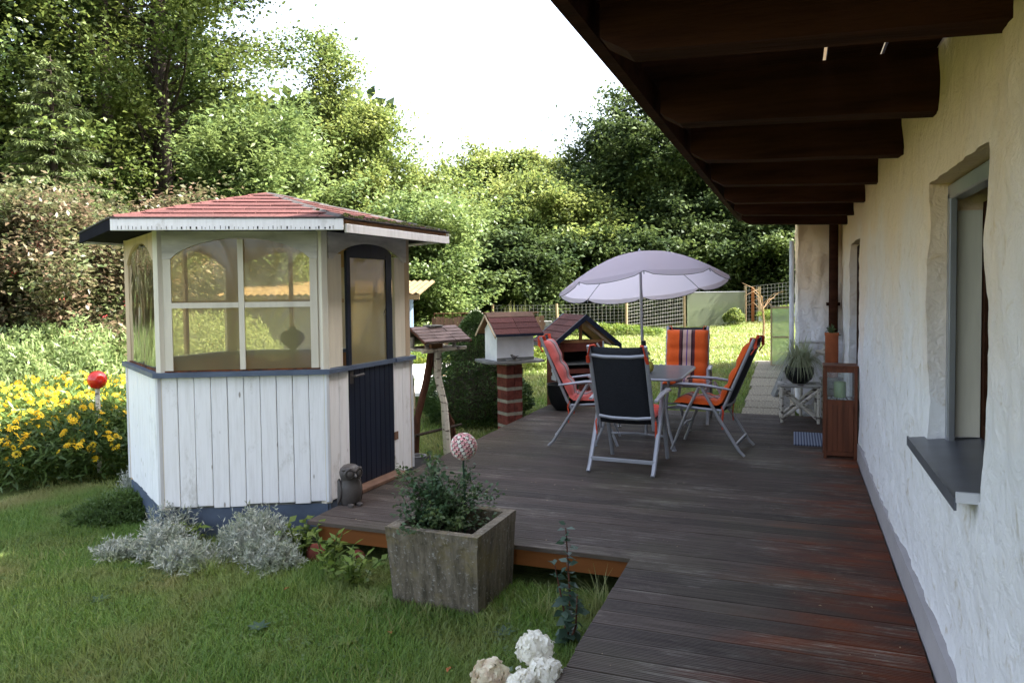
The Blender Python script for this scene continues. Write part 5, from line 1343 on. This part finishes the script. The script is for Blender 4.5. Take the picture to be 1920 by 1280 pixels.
clumpplant('perennial_clump',-11.6,6.2,1.6,1.6,1.6,11000,'herb_light',.10,.030,'pale perennials at the left edge behind the yellow flowers','plants',seed=83,dirz=.8)
# bed of yellow flowers
fbd=empty('yellow_flower_bed',G(-7.4,5.75),0,label='bed of yellow daisy like flowers at the left of the gazebo',cat='flowers')
rd=np.random.default_rng(5); n=26000
th=rd.random(n)*2*PI; rr=np.sqrt(rd.random(n)); X=rr*np.cos(th); Y=rr*np.sin(th)
# bed outline stretched along the lawn edge
def bedxy(u,v): 
    # u in -1..1 along (lower-left to gazebo), v depth
    return (u*1.15-v*.75, u*.95+v*1.0)
bx=X*1.15-Y*.85-.15; by=X*.75+Y*1.05+.15
hh=.62+.32*(Y+1)/2
z=hh*(1-rr**4*.45)*(1-.30*rd.exponential(1,n)).clip(.03,1)
P=np.stack([bx,by,z],1); D=rd.normal(size=(n,3))*[1,1,.6]+[0,0,.35]
me=leaves_mesh('foliage',P,D,.10*(.6+.7*rd.random(n)),.026,'herb',up=.7); meshobj('foliage',me,fbd)['kind']='stuff'
fm=B()
for k in range(10):
    a=2*PI*k/10; c,s=math.cos(a),math.sin(a); fm.add([(c*.008,s*.008,.0),(c*.026-s*.009,s*.026+c*.009,.004),(c*.042,s*.042,-.004),(c*.026+s*.009,s*.026-c*.009,.004)],[(0,1,2,3)])
fm.lathe([(.011,-.002),(.010,.008),(0,.013)],7)
fmesh=fm.mesh('blossom','yellow'); fmesh.materials.append(MT['brownwood'])
V0=np.array([tuple(v.co) for v in fmesh.vertices]); 
def bedpoint(front):
    while True:
        a=random.random()*2*PI; r=math.sqrt(random.random()); u,v=r*math.cos(a),r*math.sin(a)
        if front and v>-.2: continue
        x=u*1.15-v*.85-.15; y=u*.75+v*1.05+.15; h=(.62+.32*(v+1)/2)*(1-r**4*.45)
        return Vector((x,y,h*random.uniform(.86,1.10)+ .03 if not front else h*random.uniform(.55,1.08)))
for k in range(200):
    p=bedpoint(k<110); o=bpy.data.objects.new('blossom',fmesh); o.location=p; s=random.uniform(.6,1.25); o.scale=(s,s,s)
    o.rotation_euler=(random.uniform(-1.2,1.2),random.uniform(-1.2,1.2),random.random()*6); link(o,fbd)
VV=[];FF=[]
pf=[tuple(p.vertices) for p in fmesh.polygons if len(p.vertices)==4]
for k in range(620):
    p=bedpoint(False); R_=Euler((random.uniform(-1.3,1.3),random.uniform(-1.3,1.3),random.random()*6)).to_matrix(); base=len(VV); s=random.uniform(.45,1.15)
    for v in V0: VV.append(tuple(R_@Vector(v)*s+p))
    for f in pf[:10]: FF.append(tuple(i+base for i in f))
me=fastmesh('small_blossoms',np.array(VV),np.array(FF),'yellow'); meshobj('small_blossoms',me,fbd)['kind']='stuff'
rs=empty('red_ball_stake',(-6.727,5.658,-0.341),label='shiny red ball on a birch stick among the yellow flowers',cat='garden ornament')
b=B(); b.tube([(0,0,.1),(.01,0,1.0)],.022,8); b.build('stick','birch',rs,True)
b=B(); bm=bmesh.new(); bmesh.ops.create_uvsphere(bm,u_segments=24,v_segments=14,radius=.095); b.add([v.co+Vector((.01,0,1.07)) for v in bm.verts],[[v.index for v in f.verts] for f in bm.faces]); bm.free(); b.build('ball','redball',rs,True)
# silver plants in front of gazebo
def tufts(name,cx,cy,rx,ry,h,n,label,seed,mat='lav',ls=.038,lw=.0095,cat='plant'):
    rd=np.random.default_rng(seed); root=empty(name,G(cx,cy),0,label=label,cat=cat)
    th=rd.random(n)*2*PI; rr=np.sqrt(rd.random(n)); bx=rr*np.cos(th)*rx; by=rr*np.sin(th)*ry
    hz=h*(1-rr**2.5*.75)*(.75+.5*rd.random(n))
    L=9; P=[];D=[]
    t=rd.random((n,14))**.7
    tip=np.stack([bx*1.0+rd.normal(size=n)*.04,by+rd.normal(size=n)*.04,hz],1); base=np.stack([bx*.75,by*.75,np.zeros(n)],1)
    C=base[:,None,:]+(tip-base)[:,None,:]*t[...,None]
    dirs=unit(tip-base)[:,None,:]*.8+rd.normal(size=(n,14,3))*.7
    me=leaves_mesh('foliage',C.reshape(-1,3),dirs.reshape(-1,3),ls*(.6+.8*rd.random(n*14)),lw,mat,fold=.1); meshobj('foliage',me,root)['kind']='stuff'; return root
tufts('silver_plant',-4.16,4.01,.26,.18,.20,300,'silvery grey leaved cushion plant at the left front of the gazebo base',91)
tufts('silver_plant',-3.82,3.87,.24,.16,.17,270,'low silvery cushion spreading onto the lawn before the gazebo',96)
tufts('silver_plant',-3.50,4.19,.30,.22,.31,480,'tallest silvery grey cushion plant before the middle of the gazebo base',92)
tufts('silver_plant',-3.26,4.05,.20,.15,.18,210,'small silvery cushion at the right end of the row beside the lemon balm',97)
tufts('silver_plant',-4.36,4.29,.20,.22,.27,270,'upright silvery plant at the left corner of the blue plinth',93)
tufts('silver_plant',-4.46,3.89,.17,.13,.12,150,'lowest silvery plant creeping out at the far left of the row',98)
tufts('creeping_plant',-5.30,4.75,.42,.5,.14,900,'dark green creeping plant along the left side of the gazebo base',94,mat='herb',ls=.05,lw=.014)
tufts('silver_plant',-5.75,5.25,.16,.16,.22,220,'silvery sprig beside the yellow flower bed',95)
def leafyplant(cx,cy,label,n,h,r,mat,ls,lw,seed,z0=None,stems=6):
    root=empty('leafy_plant',G(cx,cy) if z0 is None else (cx,cy,z0),0,label=label,cat='plant'); rd=random.Random(seed); b=B(); P=[];D=[]
    for s in range(stems):
        a=rd.random()*6.28; rr=r*rd.uniform(.2,1); top=Vector((rr*math.cos(a),rr*math.sin(a),h*rd.uniform(.6,1))); base=Vector((rr*.3*math.cos(a),rr*.3*math.sin(a),-.03))
        b.tube([base,base.lerp(top,.5)+Vector((0,0,.04)),top],.004,5)
        m_=n//stems
        for k in range(m_):
            t=.25+.75*(k+rd.random())/m_; c=base.lerp(top,t); an=k*2.4; P.append(tuple(c)); D.append((math.cos(an),math.sin(an),.25+rd.gauss(0,.25)))
    b.build('stems','herb',root)
    me=leaves_mesh('leaves',np.array(P),np.array(D),ls*(.7+.5*np.random.default_rng(seed).random(len(P))),lw,mat,fold=.15,up=.35); meshobj('leaves',me,root)['kind']='stuff'; return root
leafyplant(-3.22,4.28,'bright green lemon balm at the left corner of the deck',110,.26,.20,'fresh',.075,.050,101,stems=9)
leafyplant(-4.12,4.17,'small bright green plant between the silvery cushions',46,.24,.11,'fresh',.09,.035,102,stems=5)
leafyplant(-2.62,3.98,'green leafy weeds in front of the deck fascia left of the planter',110,.24,.24,'fresh',.08,.036,103,stems=9)
leafyplant(-2.86,4.10,'light green upright seedling close to the deck corner stone',60,.32,.10,'fresh',.08,.032,104,stems=5)
# blue-green stem plant
eu=empty('blue_green_plant',G(-1.10,3.66),0,label='upright blue green leafy stem between the planter and the deck notch',cat='plant')
P=[];D=[];LL=[];rd=random.Random(44)
for (tx,ty,hh,n) in ((.0,.0,.62,52),(-.07,.03,.40,26),(.07,-.04,.30,20)):
    b=B(); pts=[(0,0,-.03),(tx*.5+.02,ty*.5,hh*.4),(tx,ty,hh)]; b.tube(pts,[.007,.006,.003],6); b.build('stem','barkred',eu,True)
    for k in range(n):
        t=(k+rd.random())/n; a=k*2.4+rd.uniform(-.8,.8); c=Vector(pts[0]).lerp(Vector(pts[1]),min(1,t/.4)) if t<.4 else Vector(pts[1]).lerp(Vector(pts[2]),(t-.4)/.6)
        P.append((c.x+rd.gauss(0,.008),c.y+rd.gauss(0,.008),c.z+.02)); D.append((math.cos(a),math.sin(a),rd.uniform(-.7,.5))); LL.append((.10-.05*t)*rd.uniform(.65,1.1))
LL=np.array(LL); meshobj('leaves',leaves_mesh('leaves',np.array(P),np.array(D),LL,LL*.68,'bluegreen',fold=.18,up=.5),eu)
# hydrangea
hy=empty('hydrangea',(-1.06,2.93,gz(-1,2.9)),0,label='white hydrangea with four flower heads at the bottom edge beside the deck',cat='shrub')
def hydhead(c,r,seed,mat='petal'):
    rd=np.random.default_rng(seed); n=230; k=np.arange(n); zf=1-1.55*(k+.5)/n; th=k*2.39996; rr=np.sqrt(np.clip(1-zf*zf,0,1)); Dn=np.stack([rr*np.cos(th),rr*np.sin(th),zf],1)
    rj=r*(1+.06*rd.normal(size=n))*(1+.10*np.sin(Dn[:,0]*7+seed)); C=Dn*rj[:,None]
    Vs=[];Fs=[]
    for i in range(n):
        d=Vector(Dn[i]); q=d.to_track_quat('Z','Y').to_matrix()@Euler((rd.normal()*.42,rd.normal()*.42,rd.random()*6)).to_matrix(); cc=Vector(C[i])
        for p_ in range(4):
            a=p_*PI/2; c_,s_=math.cos(a),math.sin(a); w=.0072*(1+.3*rd.random()); L_=.0150*(1+.25*rd.random()); base=len(Vs)
            for (u,v,z) in ((0,0,0),(.55*L_,-w,.003),(L_,0,.000),(.55*L_,w,.003)): Vs.append(tuple(cc+q@Vector((u*c_-v*s_,u*s_+v*c_,z))))
            Fs.append((base,base+1,base+2,base+3))
    me=fastmesh('flower_head',np.array(Vs),np.array(Fs),mat); o=meshobj('flower_head',me,hy,c)
    b=B(); bm=bmesh.new(); bmesh.ops.create_icosphere(bm,subdivisions=2,radius=r*.84); b.add([v.co for v in bm.verts],[[v.index for v in f.verts] for f in bm.faces]); bm.free(); b.build('head_core','petal_core',o,True)
MT['petal_core']=simple('pale_green_bloom_centre',(.30,.34,.20),.9,var=.4,scale=60)
MT['petal_aged']=leafmat('aged_hydrangea_petal',(.66,.62,.46),(.76,.70,.54),(.60,.48,.36),trans=.3,nscale=25)
hydhead((-.14,-.06,.20),.072,1,'petal_aged'); hydhead((.02,.05,.30),.068,2); hydhead((.02,-.10,.215),.058,3); hydhead((.085,-.02,.235),.070,4)
hydhead((.11,-.09,.14),.045,5)
b=B()
for c in ((-.14,-.06,.18),(.02,.05,.27),(.02,-.10,.19),(.085,-.02,.21)): b.tube([(0,0,-.05),(c[0]*.6,c[1]*.6,.08),c],.005,5)
b.build('stems','bark',hy)
n=34; rd=np.random.default_rng(77); P=np.stack([rd.uniform(-.16,.17,n),rd.uniform(-.13,.13,n),rd.uniform(.03,.20,n)],1); D=rd.normal(size=(n,3))*[1,1,.3]
meshobj('leaves',leaves_mesh('leaves',P,D,.085,.058,'rose_leaf',fold=.1,up=.3),hy)['kind']='stuff'
# dwarf conifer
cf=empty('dwarf_conifer',G(-4.15,9.55),0,label='dense dark green cone shaped dwarf conifer behind the bird feeder',cat='conifer')
n=34000; rd=np.random.default_rng(9); t=rd.random(n); th=rd.random(n)*2*PI
hC=1.5; rC=.76; rad=rC*np.where(t<.22,.80+.9*t,(1-(t-.22)/.78)**.72*.998); lump=np.array([noise.noise(Vector((math.cos(a)*r_*5,math.sin(a)*r_*5,z*6))) for a,r_,z in zip(th,rad,t*hC)])
rad=rad*(1+.22*lump)*(1-.10*rd.random(n)**2); P=np.stack([rad*np.cos(th),rad*np.sin(th),t*hC],1); D=np.stack([np.cos(th),np.sin(th),.5+0*t],1)+rd.normal(size=(n,3))*.5
meshobj('foliage',leaves_mesh('foliage',P,D,.045,.016,'conifer',up=1),cf)['kind']='stuff'
b=B(); b.tube([(0,0,-.1),(0,0,1.35)],[.05,.01],7); b.lathe([(.45,.08),(.52,.35),(.30,.9),(.08,1.22),(0,1.28)],14); b.build('inner_twigs','bark',cf)
# ornamental grass, white flowers, misc garden plants in the middle distance
og=empty('grass_tuft',G(-4.55,12.3),0,label='yellow green ornamental grass tuft showing above the birdhouse roof',cat='plant')
tag(arcgrass('blades',260,.08,1.42,.30,.012,'pampas',og,z0=0,droop=.15),kind='stuff')
hr,P=clumpplant('white_rose_bush',-5.6,15.3,.8,.7,.75,5000,'fresh',.07,.04,'light green bush with round white blooms right of the birdhouse','shrub',seed=110)
b=B()
for k in range(16):
    a=random.random()*6.28; r=random.uniform(.2,.75); b.lathe([(0,-.05),(.06,-.02),(.075,.02),(.05,.06),(0,.075)],9,(r*math.cos(a),r*math.sin(a),random.uniform(.35,.8)))
b.build('blooms','petal',hr,True,kind='stuff')
clumpplant('grey_shrub',-6.6,15.6,.55,.5,1.15,5000,'lav',.06,.012,'pale grey green bush before the board fence','shrub',seed=111,dirz=.9)
clumpplant('herb_row',-7.3,14.0,.8,.5,.42,3500,'fresh',.07,.03,'bright green herbs in front of the blue shed','plants',seed=112)
# low bush at screen + sapling twigs
clumpplant('small_bush',-1.95,26.9,.35,.3,.6,1500,'birch_leaf',.09,.05,'small yellow green bush at the foot of the plastic screen','bush',seed=113)
sp_=empty('bare_sapling',G(-.72,19.5),0,label='bare tan sapling with forked twigs right of the gate posts',cat='sapling')
b=B(); b.tube([(0,0,-.1),(.02,0,.6),(-.03,0,1.25)],[.035,.03,.015],6); b.build('trunk','straw',sp_,True)
b=B()
for k in range(12):
    z0=random.uniform(.8,1.25); a=random.random()*6.28; b.tube([(-.01,0,z0),(.25*math.cos(a),.25*math.sin(a),z0+.25),(.5*math.cos(a),.5*math.sin(a),z0+random.uniform(.1,.45))],[.010,.007,.003],4)
b.build('twigs','straw',sp_)
# weeds along the far fence
clumpplant('weed_strip',-6.4,23.6,2.6,.4,.35,7000,'fresh',.10,.03,'rough green weeds along the foot of the wire fence','weeds',seed=114,dirz=1)
clumpplant('weed_strip',.4,27.6,1.6,1.2,.45,5000,'fresh',.10,.03,'rough weeds on the bank right of the gate posts','weeds',seed=115,dirz=1)
# stones at the deck corner
for (x,y,sx,sy,sz,lab,mt) in ((-3.08,4.27,.07,.05,.08,'reddish stone block under the deck corner','redpaint'),(-3.28,4.42,.10,.06,.09,'grey stone wedged beside the gazebo plinth','stone'),(-2.78,4.33,.05,.04,.05,'small red brown stone under the deck front','redpaint')):
    bm=bmesh.new(); bmesh.ops.create_icosphere(bm,subdivisions=3,radius=1)
    for v in bm.verts: v.co*=1+.22*noise.noise(v.co*1.5+Vector((x,y,0))); v.co=Vector((v.co.x*sx,v.co.y*sy,v.co.z*sz))
    b=B(); b.add([v.co.copy() for v in bm.verts],[[v.index for v in f.verts] for f in bm.faces]); bm.free(); o=b.build('stone',mt); o.data.shade_smooth(); o.location=(x,y,gz(x,y)+.04); tag(o,lab,'stone',group='stones at the deck corner')
# ---------------------------------------------------------------- grass
def blades(name,region,n,h,w,mat,seed,label=None):
    rd=np.random.default_rng(seed); x0,x1,y0,y1=region
    # density falls with distance
    X=rd.uniform(x0,x1,n*2); Y=rd.uniform(y0,y1,n*2)
    keep=np.ones(len(X),bool)
    keep&=~((X>-.93)&(Y<4.36)&(X<1)); keep&=~((X>-3.22)&(Y>4.33)&(Y<9.85))
    dx=X-GC.x; dy=Y-GC.y; keep&=(dx*dx+dy*dy>1.1**2)
    keep&=~((X>-.66)&(Y>9.8)&(Y<16.2)); keep&=~((X>-2.16)&(X<-1.70)&(Y>3.88)&(Y<4.28)); keep&=X<.0
    # inside view wedge
    az=np.degrees(np.arctan2(-X,Y)); keep&=(az<62)&(az>-4)
    X=X[keep][:n];Y=Y[keep][:n]; n=len(X)
    Z=np.array([gz(a,c) for a,c in zip(X,Y)])
    pat=np.array([noise.noise(Vector((a*1.7,c*1.7,2))) for a,c in zip(X,Y)])
    H=h*(.45+.8*rd.random(n))*(1+.55*pat); a=rd.random(n)*2*PI; tilt=.35+.9*rd.random(n)
    d=np.stack([np.cos(a),np.sin(a),0*a],1); s=np.stack([-np.sin(a),np.cos(a),0*a],1)*w*.5
    p0=np.stack([X,Y,Z-.005],1); up=np.array([0,0,1.0])
    p1=p0+up*(H*.6)[:,None]+d*(H*.25*tilt)[:,None]; p2=p0+up*(H*.92)[:,None]+d*(H*.85*tilt)[:,None]
    V=np.stack([p0-s,p0+s,p1+s*.8,p1-s*.8,p2],1).reshape(-1,3); k=np.arange(n)*5
    # quads + degenerate tip quad split: use tris
    Fq=np.concatenate([np.stack([k,k+1,k+2],1),np.stack([k,k+2,k+3],1),np.stack([k+3,k+2,k+4],1)],0)
    me=fastmesh(name,V,Fq,mat); o=meshobj(name,me); tag(o,label,'grass',kind='stuff')
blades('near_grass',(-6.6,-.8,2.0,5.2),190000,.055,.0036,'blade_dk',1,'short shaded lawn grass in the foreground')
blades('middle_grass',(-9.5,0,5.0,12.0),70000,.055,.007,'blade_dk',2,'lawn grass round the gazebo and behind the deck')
blades('far_grass',(-10,0,11.5,29),90000,.075,.016,'blade',3,'sunlit lawn grass running to the wire fence')
# longer tufts near edges
rd=random.Random(8)
tv=[]
VV=[];FF=[]
for (cx,cy,n,h) in [(-3.55,3.78,70,.22),(-3.35,3.62,40,.16),(-1.0,4.05,80,.26),(-1.3,3.95,60,.2),(-2.3,3.75,60,.13),(-1.95,3.72,50,.11),(-1.55,3.75,50,.12),(-2.6,3.7,50,.12),(-4.3,3.55,50,.12),(-1.2,3.4,70,.12)]:
    for k in range(n):
        a=rd.random()*6.28; r=rd.random()*.12; p=Vector((cx+r*math.cos(a),cy+r*math.sin(a),gz(cx,cy)-.01)); a2=rd.random()*6.28; d=Vector((math.cos(a2),math.sin(a2),0)); s=Vector((-d.y,d.x,0)); hh=h*rd.uniform(.5,1.2); re=hh*rd.uniform(.3,1.1); base=len(VV)
        for j in range(5):
            t=j/4; c=p+d*re*t*t+Vector((0,0,hh*(t-.35*t*t))); w_=.003*(1-t)+.0004; VV+=[tuple(c-s*w_),tuple(c+s*w_)]
        for j in range(4): FF.append((base+2*j,base+2*j+1,base+2*j+3,base+2*j+2))
tag(meshobj('long_grass',fastmesh('long_grass',np.array(VV),np.array(FF),'blade'),None),'longer grass tufts along the planter and deck edges','grass',kind='stuff')
n=9000; rd=np.random.default_rng(31); X=rd.uniform(-6,-.95,n); Y=rd.uniform(2.1,4.9,n); ok=(~((X>-3.25)&(Y>4.3)))&(~((X>-2.3)&(X<-1.6)&(Y>3.75)&(Y<4.35)))&(((X-GC.x)**2+(Y-GC.y)**2)>1.25**2); X=X[ok];Y=Y[ok]
pat=np.array([noise.noise(Vector((a*1.3,c*1.3,9))) for a,c in zip(X,Y)]); X=X[pat>.02];Y=Y[pat>.02]; n=len(X)
P=np.stack([X,Y,np.array([gz(a,c) for a,c in zip(X,Y)])],1); D=rd.normal(size=(n,3))*[1,1,0]*.55+[0,0,.8]
tag(meshobj('ragged_grass',leaves_mesh('ragged_grass',P,D,.10*(.5+.8*rd.random(n)),.005,'blade',fold=0,up=.2)),'lighter ragged grass stalks standing up in patches of the near lawn','grass',kind='stuff')
# broad rosette weeds
for k,(x,y,lab) in enumerate(((-2.75,3.28,'bluish rosette weed in the lawn below the silvery plants'),(-2.2,3.30,'fresh green rosette weed in the lawn just left of the planter foot'),(-1.45,3.66,'blue green rosette weed between the planter and the blue green stem plant'),(-1.80,2.95,'bright green rosette weed in the lawn left of the hydrangea'),(-3.9,3.25,'rosette weed alone in the open lawn at the left'))):
    rw=empty('rosette_weed',(x,y,gz(x,y)+.015),k,label=lab,cat='weed',group='broad leaved weeds in the near lawn')
    a=np.arange(7)*.9; m7=np.stack([np.cos(a),np.sin(a),.25+0*a],1); meshobj('leaves',leaves_mesh('leaves',np.zeros((7,3)),m7,.07,.034,'fresh' if k%2 else 'bluegreen',fold=.1,up=.15),rw)
# clover leaves and dry leaf specks in the lawn
n=4200; X=rng.uniform(-5.6,-1.0,n); Y=rng.uniform(2.2,4.2,n); P=np.stack([X,Y,np.array([gz(a,c)+.025 for a,c in zip(X,Y)])],1)
tag(meshobj('clover',leaves_mesh('clover',P,rng.normal(size=(n,3))*[1,1,.15],.022,.02,'herb',up=.2)),'clover and broad weeds in the near lawn','weeds',kind='stuff')
for (x,y,lab) in ((-1.55,3.2,'small curled orange leaf on the lawn below the planter'),(-2.0,3.42,'small red leaf on the lawn in front of the planter'),(-2.9,3.75,'tiny tan leaf on the lawn below the silvery plant')):
    b=B(); b.add([(0,0,0),(.02,-.014,.008),(.045,0,.004),(.02,.016,.01)],[(0,1,2,3)]); o=b.build('fallen_leaf','terracotta'); o.location=(x,y,gz(x,y)+.04); o.rotation_euler=(.3,.2,x*5); md=o.modifiers.new('t','SOLIDIFY'); md.thickness=.0015; tag(o,lab,'leaf',group='fallen leaves on the lawn')
